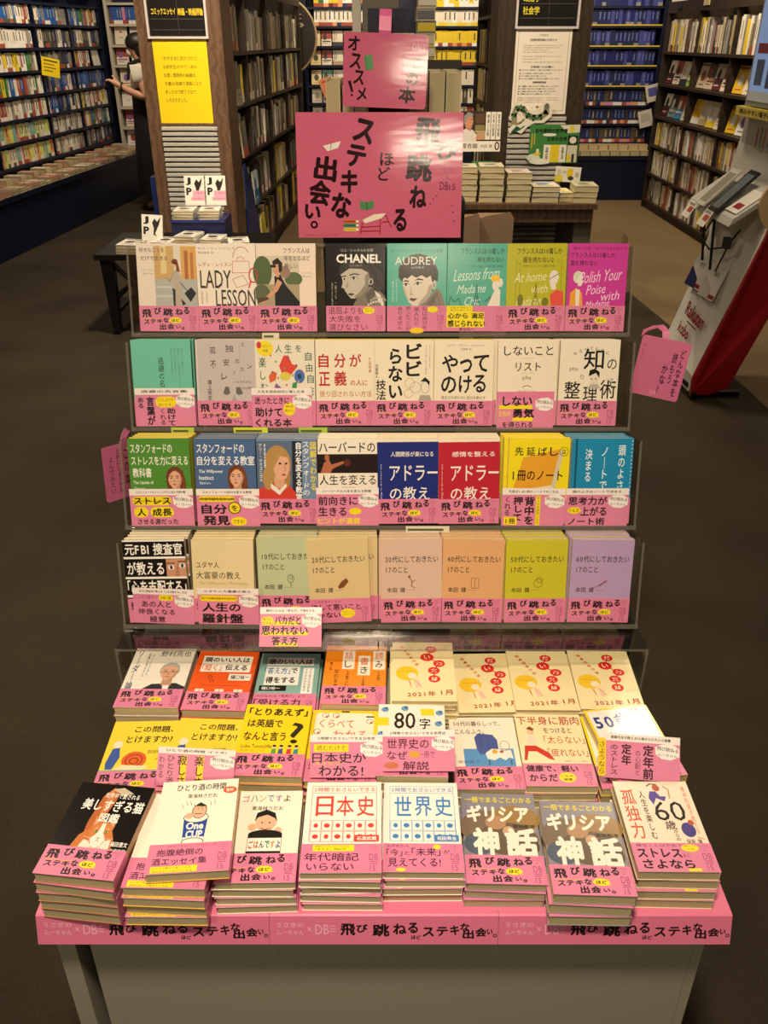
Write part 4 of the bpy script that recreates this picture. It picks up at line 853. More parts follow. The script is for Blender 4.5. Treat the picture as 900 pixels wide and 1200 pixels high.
def f(a):
    a.P([(44, 72), (54, 60), (70, 48), (86, 50), (100, 60), (100, 72)], '7d7668').P([(66, 58), (80, 48), (84, 56), (72, 68)], '5e584d')
    a.P([(22, 34), (24, 25), (36, 20), (56, 18), (78, 22), (94, 33), (98, 48), (90, 55), (80, 52), (74, 40), (62, 30), (40, 29), (28, 36)], '3a342e').P([(60, 20), (80, 24), (93, 36), (94, 50), (84, 44), (76, 32)], '2a2521')
    for k in range(6): a.L([(34 + k * 9, 22 + k * .8), (44 + k * 8.6, 25 + k * 1.6), (54 + k * 7.4, 31 + k * 2.6)], .7, '5a5148')
    a.P([(25, 35), (28, 41), (28, 45), (26, 49.5), (31, 51), (32, 53.5), (34, 55), (37, 58), (42, 62), (50, 62), (60, 59), (70, 51), (75, 42), (72, 33), (60, 28.5), (40, 28)], 'c2b9a8')
    a.P([(60, 59), (70, 51), (75, 42), (72, 33), (66, 36), (66, 46), (58, 54), (48, 60), (50, 62)], '8d8576').P([(36, 43), (33, 49), (36, 50.5), (39, 47)], 'a59c8b').P([(38, 58), (44, 59), (48, 57), (44, 56), (38, 56)], '4f463e').L([(38, 57), (46, 57.2)], .6, '2a2420')
    a.L([(26, 37.4), (34, 36.6)], 1.7, '2a2420').L([(40, 35.6), (48, 34), (56, 35)], 1.8, '2a2420').P([(28, 40), (32, 38.6), (35, 40.2), (31, 41.2)], 'e2dccf').E(31.4, 39.9, 1.5, 1.2, '1a1614').P([(42, 39.4), (47, 37.4), (53, 39), (47, 40.6)], 'e2dccf').E(47, 39, 2, 1.5, '1a1614').L([(41.5, 39.2), (47, 37.2), (54, 38.8)], .8, '2a2420')
    a.O(76, 43, 3, 3.2, 1.8, 'ece6da').P([(82, 53), (92, 58), (98, 68), (96, 72), (88, 64)], 'e2dccd')
    for k in range(7): a.E(72 + k * 4, 69 - 3.4 * sin(k * .45), 1.7, 1.3, 'd8d0c0', 10).E(76 + k * 4, 64 - 3 * sin(k * .5), 1.5, 1.2, 'b8b0a0', 10)
    a.T('ココ・シャネルの言葉', 25, 6, 80, 9.5, 'cfc8ba').T('CHANEL', 18, 12, 93, 22, 'f6f2ea', .03).T('山口路子', 40, 23.5, 62, 26, 'a8a092').T('一瞬でも、', 15, 44, 18, 68, 'b0a898', 0, 1).T('流行より私を', 9, 44, 12, 70, 'b0a898', 0, 1)
title('chanel', '171412', 'black paperback with a monochrome portrait and heavy white capitals, top tier', f,
      b_plain([('退屈よりも', 4, 5, 62, 32, '5f1c34'), ('大失敗を', 5, 38, 58, 64, '5f1c34'), ('選びなさい', 4, 70, 70, 96, '5f1c34'), ('E', 72, 18, 10, 14, 'f0dc28'), ('憧れは', 66, 9, 78, 14, '6a5c1c'), ('真似る', 66, 18, 78, 23, '6a5c1c')]), gl=1)
def f(a):
    a.T('オードリー・ヘップバーンの言葉', 7, 6, 93, 10, '1f3a34')
    a.P([(48, 72), (60, 68), (76, 56), (84, 50), (92, 56), (99, 72)], '83786b').P([(64, 72), (80, 56), (86, 54), (80, 66), (76, 72)], '6a6056')
    a.L([(84, 56), (90, 72)], 1, '5c5249').L([(76, 60), (84, 72)], 1, '5c5249')
    a.P([(26, 40), (26, 47), (29, 56), (36, 66), (43, 70.5), (52, 71), (64, 66), (74, 56), (78, 44), (72, 35), (40, 33)], 'd9cdb9').P([(62, 67), (74, 56), (78, 45), (71, 47), (66, 57), (54, 67), (52, 71)], 'ab9f8b').P([(26, 47), (29, 56), (36, 66), (34, 58), (30, 50)], 'c2b5a0')
    a.E(79, 46, 3.4, 5.4, 'cbbfaa').E(79, 47, 1.6, 3, '9a8e7a').E(77, 53, 1.2, .9, '2a211c')
    a.P([(19, 38), (19, 28), (26, 19), (39, 13), (54, 11.5), (69, 14), (80, 22), (86, 32), (85, 43), (80, 41), (76, 44), (73, 36), (66, 39), (58, 35.5), (49, 38.5), (41, 35.5), (34, 39.5), (28, 38), (25, 43)], '2b221c')
    for k in range(8): a.L([(30 + k * 6.4, 18 - 3 * sin(k * .42)), (28 + k * 6.6, 25), (33 + k * 6, 34)], .8, '4c3d31')
    a.P([(26, 43.4), (30, 41), (37, 42), (36, 43.2), (30, 42.6)], '241a15').P([(45, 42), (52, 39), (61, 40.4), (60, 41.6), (52, 40.8)], '241a15')
    a.P([(27, 46.6), (31, 44.6), (36, 46.4), (31.5, 47.8)], 'efe8da').E(31.4, 46.2, 1.9, 1.5, '1a1412').L([(26.6, 46.4), (31, 44.3), (36.6, 46)], .9, '1f1713').P([(46, 46), (51, 43.4), (57.5, 45.4), (51.5, 47.2)], 'efe8da').E(51.4, 45.3, 2.2, 1.7, '1a1412').L([(45.4, 46), (51, 43.1), (58.4, 44.8)], 1, '1f1713')
    a.P([(40, 47), (37, 55), (38, 57.6), (43, 57.4), (42, 54)], 'c4b7a2').L([(37.4, 57.4), (40, 58), (43.4, 57.2)], .7, '7a6e60').P([(37, 62.6), (41, 61.2), (44, 61.8), (51, 61.8), (46, 65), (41, 65)], '6a4f46').L([(37, 62.8), (44, 63), (51, 62)], .6, '3f2c26')
    a.T('AUDREY', 13, 15, 84, 24, 'ece8dc', -.005).T('山口路子', 40, 26, 62, 28, 'cfe0d6').T('なぜ愛されるのか', 14, 40, 17, 66, 'cfe6dc', 0, 1).T('清潔で品がある', 8, 42, 11, 66, 'cfe6dc', 0, 1)
title('audrey', '4fae98', 'teal paperback with a monochrome portrait of a short-haired woman, top tier', f,
      b_plain([('私は自分を', 59, 3, 68, 92, '5a2038', 0, 1), ('美人だと', 45, 5, 54, 76, '5a2038', 0, 1), ('思ったことが', 31, 3, 40, 96, '5a2038', 0, 1), ('ありません', 17, 3, 26, 92, '5a2038', 0, 1), ('E', 77, 14, 9, 12, 'f0dc28'), ('E', 50, 97, 12, 12, 'f0c828')]), gl=1)
def eiffel(a, x, y, k, c):
    a.L([(x, y - 30 * k), (x - 2 * k, y - 12 * k), (x - 8 * k, y)], 1, c).L([(x, y - 30 * k), (x + 2 * k, y - 12 * k), (x + 8 * k, y)], 1, c).L([(x - 3 * k, y - 12 * k), (x + 3 * k, y - 12 * k)], 1, c).L([(x - 5 * k, y - 6 * k), (x + 5 * k, y - 6 * k)], .8, c).L([(x - 2 * k, y - 20 * k), (x + 2 * k, y - 3 * k)], .5, c)
def f(a):
    a.T('フランス人は10着しか', 22, 5, 95, 12, '1f4a40').T('服を持たない', 50, 15, 94, 21, '1f4a40').T('パリで学んだ暮らしの質を高める秘訣', 32, 24, 93, 27, '1f4a40')
    a.T('Lessons from', 12, 28, 88, 41, 'cfe6da', -.03, 0, 4, .3).T('Madame', 18, 46, 66, 56, 'cfe6da', -.03, 0, 4, .3).T('Chic', 30, 60, 56, 70, 'cfe6da', -.03, 0, 4, .3); eiffel(a, 50, 71, .85, '1f4a40')
    a.L([(2, 71), (6, 60), (12, 66), (20, 62), (24, 70)], 1.2, '1f4a40').L([(64, 66), (74, 60), (70, 71)], 1.2, '1f4a40').P([(68, 72), (74, 62), (82, 50), (90, 52), (90, 72)], 'e6ddd0').E(82, 47, 6, 6, 'e6ddd0').E(90, 44, 4, 5, 'e2dccb').P([(73, 40), (78, 35), (88, 36), (88, 42), (76, 43)], 'f0c030')
title('french_teal', '52ab94', 'green paperback with white script and a woman in a yellow hat, top tier', f,
      b_plain([('R', 0, 24, 64, 84, 'f0dc28'), ('R', 0, 0, 44, 24, 'f0dc28'), ('お金の不安なく', 6, 4, 42, 11, '4a3a14'), ('毎日を楽しみたい', 6, 14, 48, 20, '4a3a14'), ('心から', 2, 28, 36, 50, INK, .03), ('満足', 42, 28, 64, 50, INK, .03), ('感じられない', 2, 56, 66, 82, INK, .03), ('あなたへ', 22, 85, 48, 97, INK, .02)]), gl=1)
def f(a):
    a.T('フランス人は10着しか', 17, 5, 92, 12, '3a3a14').T('服を持たない2', 27, 15, 78, 21.5, '3a3a14').T('今の家でもっとシックに暮らす方法', 26, 24, 80, 26.5, '3a3a14')
    a.L([(16, 72), (16, 20), (22, 22), (22, 70)], .8, '8a8a2a').L([(84, 20), (92, 20), (92, 72)], .8, '8a8a2a').T('At home', 14, 32, 68, 43, 'e8e6b0', -.03, 0, 4, .3).T('with', 42, 46, 70, 56, 'e8e6b0', -.03, 0, 4, .3).T('Madame', 18, 60, 60, 70, 'e8e6b0', -.03, 0, 4, .3); eiffel(a, 50, 70, .85, '5a5a1c')
    a.E(80, 38, 8, 8, 'e6ddd0').P([(72, 42), (82, 42), (84, 52), (76, 52)], 'e6ddd0').L([(72, 40), (88, 34)], 1, '2a2622').P([(74, 58), (84, 52), (96, 54), (98, 72), (76, 72)], 'e0584a').E(24, 64, 5, 7, '7a7a2a').E(66, 66, 6, 5, '7a7a2a')
title('french_lime', 'b9b52c', 'lime paperback with pale script and a woman in a red dress, top tier', f, gl=1)
def f(a):
    a.T('暮らしの質・自分の人生を変える', 8, 4, 96, 7, '4a1438').T('フランス人は10着しか', 4, 10, 78, 16, '4a1438').T('服を持たない', 4, 19, 50, 25, '4a1438').T('Polish Your', 22, 30, 92, 43, 'f0c8e0', -.03, 0, 6, .3).T('Poise', 34, 46, 66, 57, 'f0c8e0', -.03, 0, 6, .3).T('with', 58, 54, 90, 64, 'f0c8e0', -.03, 0, 6, .3).T('Madame', 34, 64, 74, 72, 'f0c8e0', -.03, 0, 6, .3)
    a.E(18, 38, 8, 7, 'e6ddd0').P([(20, 40), (28, 42), (24, 48), (18, 48)], 'e6ddd0').P([(6, 56), (16, 50), (26, 56), (28, 72), (6, 72)], 'e8a030').P([(15, 52), (22, 52), (22, 72), (16, 72)], 'e6ddd0').P([(11, 36), (16, 31), (24, 34), (20, 36), (14, 44)], 'cfd0b8')
title('french_magenta', 'c83a98', 'magenta paperback with pale script and a woman in an orange jacket, top tier', f)
# ---- second tier
def f(a):
    a.T('逃避の名言集', 44, 20, 54, 72, '34584e', 0, 1)
    for k, x in enumerate((84, 78, 72, 66)): a.T('逃げてもいい弱音を吐いていい', x, 10, x + 2.4, (42, 56, 44, 48)[k], '4a7a6c', 0, 1)
    a.T('山口路子', 18, 64, 22, 74, '4a7a6c', 0, 1)
title('teal_plain', '6dbfa6', 'mint paperback with one column of small dark characters, second tier', f)
def f(a):
    a.R(3, 0, 100, 72, 'c3b8b4').L([(74, 0), (74, 72)], .5, 'a59a98').L([(3, 58), (100, 58)], .4, 'aea3a0').P([(44, 62), (48, 54), (54, 54), (56, 62), (50, 64)], '6a6464').P([(66, 62), (66, 55), (72, 54), (78, 62), (70, 64)], '6a6464').P([(58, 72), (62, 62), (68, 72)], 'a8a0a0')
    for c, x0, y0, x1, y1 in (('孤', 24, 8, 34, 16), ('独', 50, 6, 64, 14), ('と', 78, 3, 83, 7), ('不', 24, 24, 34, 33), ('安', 46, 22, 56, 30), ('の', 66, 22, 73, 27), ('レ', 42, 38, 52, 46), ('ッ', 62, 36, 66, 40), ('ス', 74, 32, 80, 36), ('ン', 86, 28, 94, 33)): a.T(c, x0, y0, x1, y1, '3a3230', .005)
    a.T('鴻上尚史', 18, 46, 25, 70, '3a3230', 0, 1).T('一人で生きる', 62, 47, 92, 50, '5a5250').T('ための練習', 74, 54, 94, 57, '5a5250')
title('lonely', 'd6cbc4', 'grey lilac paperback with a pair of shoes and scattered thin characters, second tier', f)
def f(a):
    a.E(17, 10, 14, 9, 'ecd62a').T('オックスフォード', 6, 6, 28, 9, '4a3a14').T('卒業', 13, 11, 22, 14, '4a3a14').E(7, 6, 4, 4, 'c83a3a')
    for c, x0, y0, x1, y1 in (('人', 34, 6, 46, 15), ('生', 50, 5, 62, 15), ('を', 68, 6, 78, 14), ('自', 84, 14, 95, 24), ('由', 85, 27, 96, 37), ('自', 87, 40, 98, 50), ('在', 90, 54, 98, 64), ('楽', 6, 20, 18, 32), ('し', 8, 36, 17, 46), ('む', 8, 50, 20, 60)): a.T(c, x0, y0, x1, y1, '3f6a54', .01)
    a.P([(40, 30), (48, 18), (56, 18), (62, 28), (72, 30), (60, 40), (46, 42)], 'd8483a').P([(22, 42), (28, 36), (36, 38), (34, 46), (24, 50)], 'd8603a').E(50, 42, 9, 5, 'd8c84a').E(74, 42, 9, 8, '4a70b0').E(74, 42, 4, 3, '27406a').P([(60, 62), (62, 50), (70, 48), (68, 60), (62, 66)], '3f8a4a').P([(28, 60), (34, 50), (44, 56), (36, 62)], '8a5a9a').P([(40, 70), (48, 60), (56, 70)], 'c8503a').P([(76, 70), (80, 58), (90, 68)], 'd8603a')
    for k in range(18): a.E(26 + (k * 37) % 54, 18 + (k * 23) % 50, 1.5, 1.2, ('c8483a', '5a9a7a', 'd8b03a', '6a5a8a')[k % 4], 8)
title('colourful', 'e6ddc8', 'cream paperback crowded with small bright animal-like shapes, second tier', f, spine='d8c83a')
def f(a):
    for c, x0, y0, x1, y1 in (('自', 5, 16, 22, 32), ('分', 31, 16, 51, 32), ('が', 57, 16, 77, 31), ('正', 5, 37, 24, 53), ('義', 31, 36, 52, 53)): a.T(c, x0, y0, x1, y1, 'b8262c', .02)
    a.T('の人に', 58, 46, 87, 53, 'b8262c').T('振り回されない方法', 6, 59, 94, 66, 'b8605a', .005).T('片田珠美', 89, 20, 94, 38, 'b86a4a', 0, 1)
title('red_letters', 'ece0c6', 'cream paperback with big red characters, second tier', f, spine='e0c83a')
def f(a):
    a.T('ビビ', 54, 4, 80, 42, '1a1614', .03, 1).T('らない', 24, 10, 48, 68, '1a1614', .03, 1).T('技法', 3, 46, 20, 70, '1a1614', .02, 1).T('内藤誼人', 2, 28, 7, 44, '3a342e', 0, 1).T('やさしいあなたが', 92, 6, 94.5, 32, '8a8074', 0, 1).T('打たれ強くなる心理術', 86, 6, 88.5, 40, '8a8074', 0, 1)
    for x, y, r in ((60, 50, 8), (70, 55, 9), (58, 62, 7)): a.O(x, y, r, r * .7, .7, '9a9082')
    a.E(86, 55, 7, 7, 'e6dcc8').O(86, 55, 7, 7, .7, '8a8074').P([(78, 48), (86, 43), (94, 48), (93, 53), (88, 48)], '1a1614').P([(74, 72), (78, 64), (94, 64), (98, 72)], 'a8a092').T('ー', 2, 2, 3, 2.5, 'ece0c6')
title('black_vertical', 'ece0c6', 'cream paperback with thick black vertical characters and small ink figures, second tier', f, spine='e0c83a')
def f(a):
    for c, x0, y0, x1, y1 in (('や', 13, 17, 40, 38), ('っ', 43, 22, 64, 38), ('て', 66, 17, 92, 37), ('の', 12, 42, 38, 62), ('け', 42, 41, 64, 62), ('る', 66, 40, 88, 61)): a.T(c, x0, y0, x1, y1, '1a1614', .022)
    a.T('ハイディ・グラント・ハルバーソン', 20, 5, 84, 8, '5a5248').T('児島修 訳', 44, 9.5, 62, 12, '5a5248').T('意志力を使わずに自分を動かす', 13, 65, 88, 69, '3a342e')
title('black_wide', 'ece0c6', 'cream paperback with two lines of wide black brush characters, second tier', f, spine='e0c83a')
def f(a):
    a.T('しないこと', 10, 7, 92, 18, '1a1614', .01).T('リスト', 30, 26, 72, 36, '1a1614', .01).T('pha', 42, 41, 57, 47, '8a8074').T('しなくていいことを決めると', 40, 37.5, 62, 39, '9a9082').O(50, 56, 8, 3, 1, '3a342e', 200, 340).T('人生が一気にラクになる', 34, 58, 64, 60.5, '6a6258').L([(38, 21), (60, 21)], .4, 'a8a092')
title('not_do', 'ece0c8', 'cream paperback with thin sparse black lettering, second tier', f)
def f(a):
    a.T('知', 40, 10, 74, 34, '1a1614', .012).T('の', 80, 22, 96, 34, '1a1614', .005).T('整', 10, 48, 37, 68, '1a1614', .008).T('理', 42, 54, 66, 71, '1a1614', .008).T('術', 70, 46, 97, 68, '1a1614', .008).T('pha', 17, 31, 31, 37, '8a8074')
    for k, c in enumerate('ゆるくても続く'): a.T(c, 22 + k * 9, 14 - 6 * sin(k * .5), 28 + k * 9, 18 - 6 * sin(k * .5), '4a443c')
    a.E(59, 44, 8, 8, 'e4d6c0').P([(50, 42), (51, 35), (60, 33), (68, 37), (68, 44), (62, 38)], '1a1614').P([(48, 56), (54, 51), (66, 51), (71, 56)], 'b8b0a8').E(55, 45, 1, 1, '1a1614').E(62, 45, 1, 1, '1a1614').T('り', 36, 40, 42, 46, '8a8074').T('ま', 86, 44, 92, 47, '9a9082')
title('tidy', 'ece2cc', 'cream paperback with a small dark-haired figure amid thin big characters, second tier', f)
# ---- third tier
def f(a):
    W = 'f2efe0'
    a.T('スタンフォードの', 4, 6, 72, 17, W, .012).T('ストレスを力に変える', 4, 20, 97, 31, W, .012).T('教科書', 5, 34, 36, 45, W, .012).T('The Upside of', 5, 49, 38, 54, W).T('Stress', 6, 56, 24, 60, W).T('Kelly', 7, 62, 38, 66, W).T('ケリー・マクゴニガル', 7, 70, 54, 75, W)
    a.face(74, 47, 12.5, 'dca888', '6a3a22', -.4)
title('stress', '4f8a34', 'green paperback with white lettering and a brown-haired woman portrait, third tier', f, spine='d8c23a')
def f(a):
    W = 'eef0f2'
    a.T('スタンフォードの', 4, 6, 82, 17, W, .012).T('自分を変える教室', 4, 20, 98, 31, W, .014).T('The Willpower', 6, 36, 46, 41, W).T('Instinct', 6, 43, 30, 48, W).T('Based on a', 7, 50, 24, 53, W).T('Kelly', 8, 64, 40, 68, W).T('ケリー・マクゴニガル', 8, 71, 56, 76, W)
    a.P([(56, 80), (66, 70), (100, 66), (100, 100), (56, 100)], 'c8342c'); a.face(68, 45, 12.5, 'e0ab8c', '6e3a20', -.5); a.E(75, 73, 4, 4, '1a1614').L([(76, 76), (80, 86)], 2.5, '1a1614')
title('willpower', '4a6690', 'slate blue paperback with a smiling woman in red, third tier', f)
def f(a):
    a.R(0, 3, 74, 72, '5a6c84').R(58, 3, 74, 72, '232a36').P([(0, 60), (20, 52), (50, 52), (64, 64), (66, 74), (0, 74)], 'cc4034').E(34, 30, 22, 22, 'b08a50').E(18, 46, 9, 14, 'b08a50').E(46, 46, 9, 12, 'a87e46').P([(28, 44), (44, 44), (46, 58), (28, 58)], 'd6a082').E(40, 32, 13, 17, 'dca98a').P([(20, 24), (32, 12), (46, 14), (50, 22), (38, 20), (28, 34)], 'b08a50').P([(22, 52), (36, 60), (48, 52), (48, 56), (36, 66), (22, 58)], 'e6e0da')
    a.E(38, 29, 2.4, 1.2, '2a2018').E(48, 29, 2.2, 1.2, '2a2018').L([(45, 30), (47, 37), (44, 38)], 1, 'a8705a').E(44, 42, 3.4, 1.3, 'b84a44')
    a.T('図解でわかる', 87, 4, 98, 60, 'e8d23a', .02, 1).T('スタンフォードの', 75, 4, 86, 66, 'eef0f2', .01, 1).T('自分を変える教室', 63, 4, 74, 72, 'eef0f2', .03, 1).T('ケリー・マクゴニガル', 4, 6, 9, 50, 'eef0f2', 0, 1).T('神崎朗子監修', 12, 6, 15, 34, 'eef0f2', 0, 1)
title('blonde', '7088a8', 'blue paperback with a blonde woman in a red cardigan, third tier', f)
def f(a):
    a.T('ハーバードの', 4, 4, 96, 16, '1a1614', .012).R(0, 18, 100, 40, '221512').P([(6, 40), (12, 28), (20, 24), (24, 30), (44, 26), (44, 29), (26, 35), (22, 40)], 'b06a48').E(17, 22, 4, 4, 'a86444').E(50, 28, 6, 4, '5a2a1a').T('人生を変える', 4, 42, 97, 54, '1a1614', .008).T('Tal Ben Shahar', 40, 56, 64, 58, '6a6258').T('知恵 成瀬', 34, 60, 70, 64, '1a1614', .01)
title('harvard', 'ece4d4', 'white paperback with a dark photo strip between black headline characters, third tier', f)
def adler(bgw, sub):
    def f(a):
        W = 'efe8dc'
        a.R(0, 0, 100, 4, 'ece0c8').T(sub, 22, 15, 92, 21, W).T('アドラー', 20, 31, 99, 49, W, .008).T('の教え', 20, 56, 86, 72, W, .008).T('The teachings of ADLER', 5, 30, 8, 72, W, 0, 1)
    return f
title('adler_blue', '1f2c78', 'deep navy paperback with white lettering, third tier', adler(0, '人間関係が楽になる'), spine='ece0c8')
title('adler_red', 'b82434', 'crimson paperback with white lettering, third tier', adler(0, '感情を整える'), spine='ece0c8')
def f(a):
    a.P([(24, 22), (84, 12), (72, 54), (8, 62)], 'dfa028').P([(84, 12), (90, 16), (78, 60), (72, 54)], 'd0c4a0').P([(8, 62), (72, 54), (78, 60), (12, 68)], 'e0d8b8').O(90, 15, 7, 5, .8, '4a3a14').T('は', 87, 12, 93, 18, '1a1614')
    for k, c in enumerate('先延ばし'): a.T(c, 10 + k * 19, 10, 24 + k * 19, 20, '1a1614', .015)
    a.T('1冊のノート', 8, 37, 90, 49, '1a1614', .015).T('でなくなる', 6, 65, 80, 76, '1a1614', .015).T('大平信孝', 88, 58, 93, 72, '3a342e', 0, 1)
title('notebook', 'ecd81c', 'bright yellow paperback with a drawn orange notebook, third tier', f)
def f(a):
    W = 'dfeef2'
    a.R(6, 0, 9, 100, '174a66').T('頭のよさは', 76, 8, 88, 74, W, 0, 1).T('ノートで', 48, 10, 60, 60, W, 0, 1).T('決まる', 22, 12, 34, 50, W, 0, 1).T('齋藤 孝', 24, 60, 29, 76, W, 0, 1)
    for k in range(22): a.E(98, 3 + k * 4.4, 1, .8, 'cfe0e4', 8)
title('note_blue', '1d88b4', 'bright blue paperback with three columns of white characters, third tier', f)
# ---- fourth tier
def f(a):
    W = 'f2efe6'
    a.R(0, 0, 100, 2, W).R(0, 20, 100, 22.5, W).R(0, 44, 100, 46.5, W).R(0, 66, 100, 69, W).T('元FBI捜査官', 3, 4, 96, 18, W, .02).T('が教える', 4, 26, 64, 42, W, .02).R(68, 23, 100, 44, 'c69274').E(76, 33, 5, 3, 'efe6da').E(76, 33, 2.2, 2.6, '2a3a4a').E(94, 31, 5, 3, 'efe6da').E(94, 31, 2.2, 2.6, '2a3a4a').L([(69, 28), (82, 28)], 2, '6a4030').L([(88, 26), (100, 26)], 2, '6a4030').P([(84, 34), (88, 26), (88, 44), (82, 44)], 'b07a5e').T('「心を支配する」', 2, 48, 98, 65, W, .02).T('方法', 4, 72, 40, 88, W, .02)
title('fbi', '16120f', 'black striped paperback with a strip of staring eyes, fourth tier', f, spine='e6dcc6')
def f(a):
    a.T('ユダヤ人', 6, 26, 44, 34, '2a241e', .004).T('大富豪の教え', 6, 38, 78, 47, '2a241e', .004).T("The Millionaire's Philosophy", 10, 50, 90, 55, 'a8966a', -.02, 0, 0, .3).T('for A Happy Life', 8, 59, 62, 65, 'a8966a', -.02, 0, 0, .3).T('幸せな', 78, 60, 90, 63, '6a5a3a').T('金持ちになる', 74, 65, 96, 68, '6a5a3a').L([(64, 68), (72, 60)], .8, '8a7a4a')
title('millionaire', 'e2d2a2', 'plain straw-coloured paperback with thin black lettering and script, fourth tier', f)
def decade(n, icon):
    def f(a):
        a.T(n + '0代にしておきたい', 8, 19, 94, 27, '3a332a').T('17のこと', 9, 32, 44, 39, '3a332a').T('本田 健', 10, 57, 40, 63, '2a241e').L([(43, 60.5), (56, 60.5)], .5, '6a5a4a'); icon(a)
    return f
title('teens', 'bcc69c', 'pale green plain paperback with a small ink drawing, fourth tier', decade('1', lambda a: a.O(54, 50, 5, 5, 1, '5a6a4a').O(55, 49, 2, 2, .8, '5a6a4a').L([(54, 55), (54, 59)], 1.5, '5a6a4a')))
title('twenties', 'd6c08e', 'tan plain paperback with a small brown drawing, fourth tier', decade('2', lambda a: a.P([(48, 56), (54, 50), (62, 46), (66, 50), (58, 57), (50, 59)], '7a4a2a')),
      b_plain([('に人があることは', 8, 6, 52, 16, '5a2038'), ('決して悪いこと', 2, 22, 84, 48, '3a1424', .02), ('じゃない', 2, 56, 50, 80, '3a1424', .03), ('E', 62, 62, 12, 20, 'f0dc28'), ('自分をもっと', 54, 54, 72, 59, '6a5c1c'), ('好きになれる', 54, 64, 72, 69, '6a5c1c')]))
title('thirties', 'd6b8a4', 'dusky pink plain paperback with a running figure drawing, fourth tier', decade('3', lambda a: a.L([(48, 46), (52, 50), (50, 55), (56, 58)], 1.2, '6a4a40').L([(50, 51), (57, 48)], 1, '6a4a40').E(47, 44, 2, 1.6, '6a4a40')))
title('forties', 'dba876', 'peach orange plain paperback with a small door drawing, fourth tier', decade('4', lambda a: a.L([(48, 46), (60, 46), (60, 58), (48, 58), (48, 46)], .8, '8a5a34').L([(54, 46), (54, 58)], .8, '8a5a34')))
title('fifties', 'c6bf2e', 'yellow-green plain paperback with a small sack drawing, fourth tier', decade('5', lambda a: a.O(54, 52, 7, 5, 1, '7a762a').O(56, 48, 5, 3, 1, '7a762a')))
title('sixties', 'b49ac2', 'lilac plain paperback with a small red pen drawing, fourth tier', decade('6', lambda a: a.L([(48, 55), (60, 49)], 2, '8a2a2a').L([(38, 58), (50, 54)], .8, '8a2a2a')))
# ---- flat rows, farthest from the viewer
def f(a):
    a.T('リーダー論', 5, 2, 16, 72, '27406a', .015, 1).T('野村克也', 44, 4, 94, 14, '57534c').T('組織を伸ばす人、', 24, 8, 28, 56, '6a6a70', 0, 1).T('ダメにする人', 30, 10, 34, 48, '6a6a70', 0, 1).P([(30, 72), (46, 62), (84, 60), (100, 66), (100, 72)], '2a2b30').P([(62, 58), (76, 58), (74, 72), (66, 72)], 'e8e2d8'); a.face(68, 42, 15, 'd6a386', 'a8a49c', -.2, 1)
    a.L([(55, 42), (81, 42)], .8, '57534c')
title('leader', 'e8e2d4', 'white paperback with a grey-haired man in a dark suit, rear lying row', f)
def f(a):
    a.R(10, 9, 92, 37, 'efe8dc').T('頭のいい人は', 13, 11, 88, 20, '1f1713', .03).T('「短く」', 12, 24, 44, 35, 'd85a24', .02).T('伝える', 50, 24, 86, 34, '1f1713', .03).R(60, 40, 96, 51, 'efe8dc').T('樋口裕一', 63, 42, 94, 49, '1f1713', .02)
    for x in (12, 44, 74): a.R(x, 66, x + 14, 76, 'e8dcc4').L([(x + 7, 66), (x + 7, 76)], .8, '8a6a4a')
    a.L([(20, 60), (84, 60)], .7, '8a3a14').O(30, 46, 3, 2.4, 1, '6a2a10').O(34, 52, 3, 2.4, 1, '6a2a10')
title('short', 'e4581c', 'orange paperback with a white headline box and drawn books, rear lying row', f)
def f(a):
    a.R(12, 8, 90, 22, 'eef0ea').R(12, 24, 68, 56, 'eef0ea').T('頭のいい人は', 14, 10, 88, 20, '1f1713', .03).T('「答え方」', 10, 26, 52, 37, '3a70a8', .02).T('で', 54, 27, 64, 36, '1f1713', .03).T('得をする', 14, 42, 62, 53, '1f1713', .03).R(6, 57, 50, 66, '1f1713').T('樋口裕一', 10, 59, 40, 64, 'eef0ea').R(74, 26, 92, 70, 'eef0ea').T('どう答えれば評価', 84, 28, 88, 68, '57605a', 0, 1).T('されるのかを知る', 77, 28, 81, 66, '57605a', 0, 1)
    for k, x in enumerate((12, 36, 60, 84)): a.E(x + 4, 76, 6, 4, ('5a7a78', 'efe8dc', 'b85a4a', 'efe8dc')[k])
title('answer', '86b2ac', 'blue-grey paperback with a white headline box, rear lying row', f,
      b_plain([('大切なのは「質問力」より', 4, 6, 82, 22, '4a1830'), ('「受ける力', 2, 30, 76, 68, '3a1424', .02)]))
def f(a):
    for x, y, c, d, s in ((78, 8, '読', 'み', '上手、'), (54, 18, '書', 'き', '上手、'), (28, 8, '話', 'し', '上手に')): a.R(x, y, x + 20, y + 34, 'f0e6d2').T(c, x + 3, y + 3, x + 17, y + 16, 'd0603a', .01).T(d, x + 4, y + 19, x + 16, y + 31, '2a1c14', .01).T(s, x + 7, y + 36, x + 13, y + 62, '3a2414', 0, 1)
    a.T('なれる本', 16, 42, 24, 74, '3a2414', 0, 1).T('鴨下一郎', 8, 30, 12, 44, '3a2414', 0, 1)
title('skills', 'ec8a1c', 'amber paperback with three white character boxes, rear lying row', f)
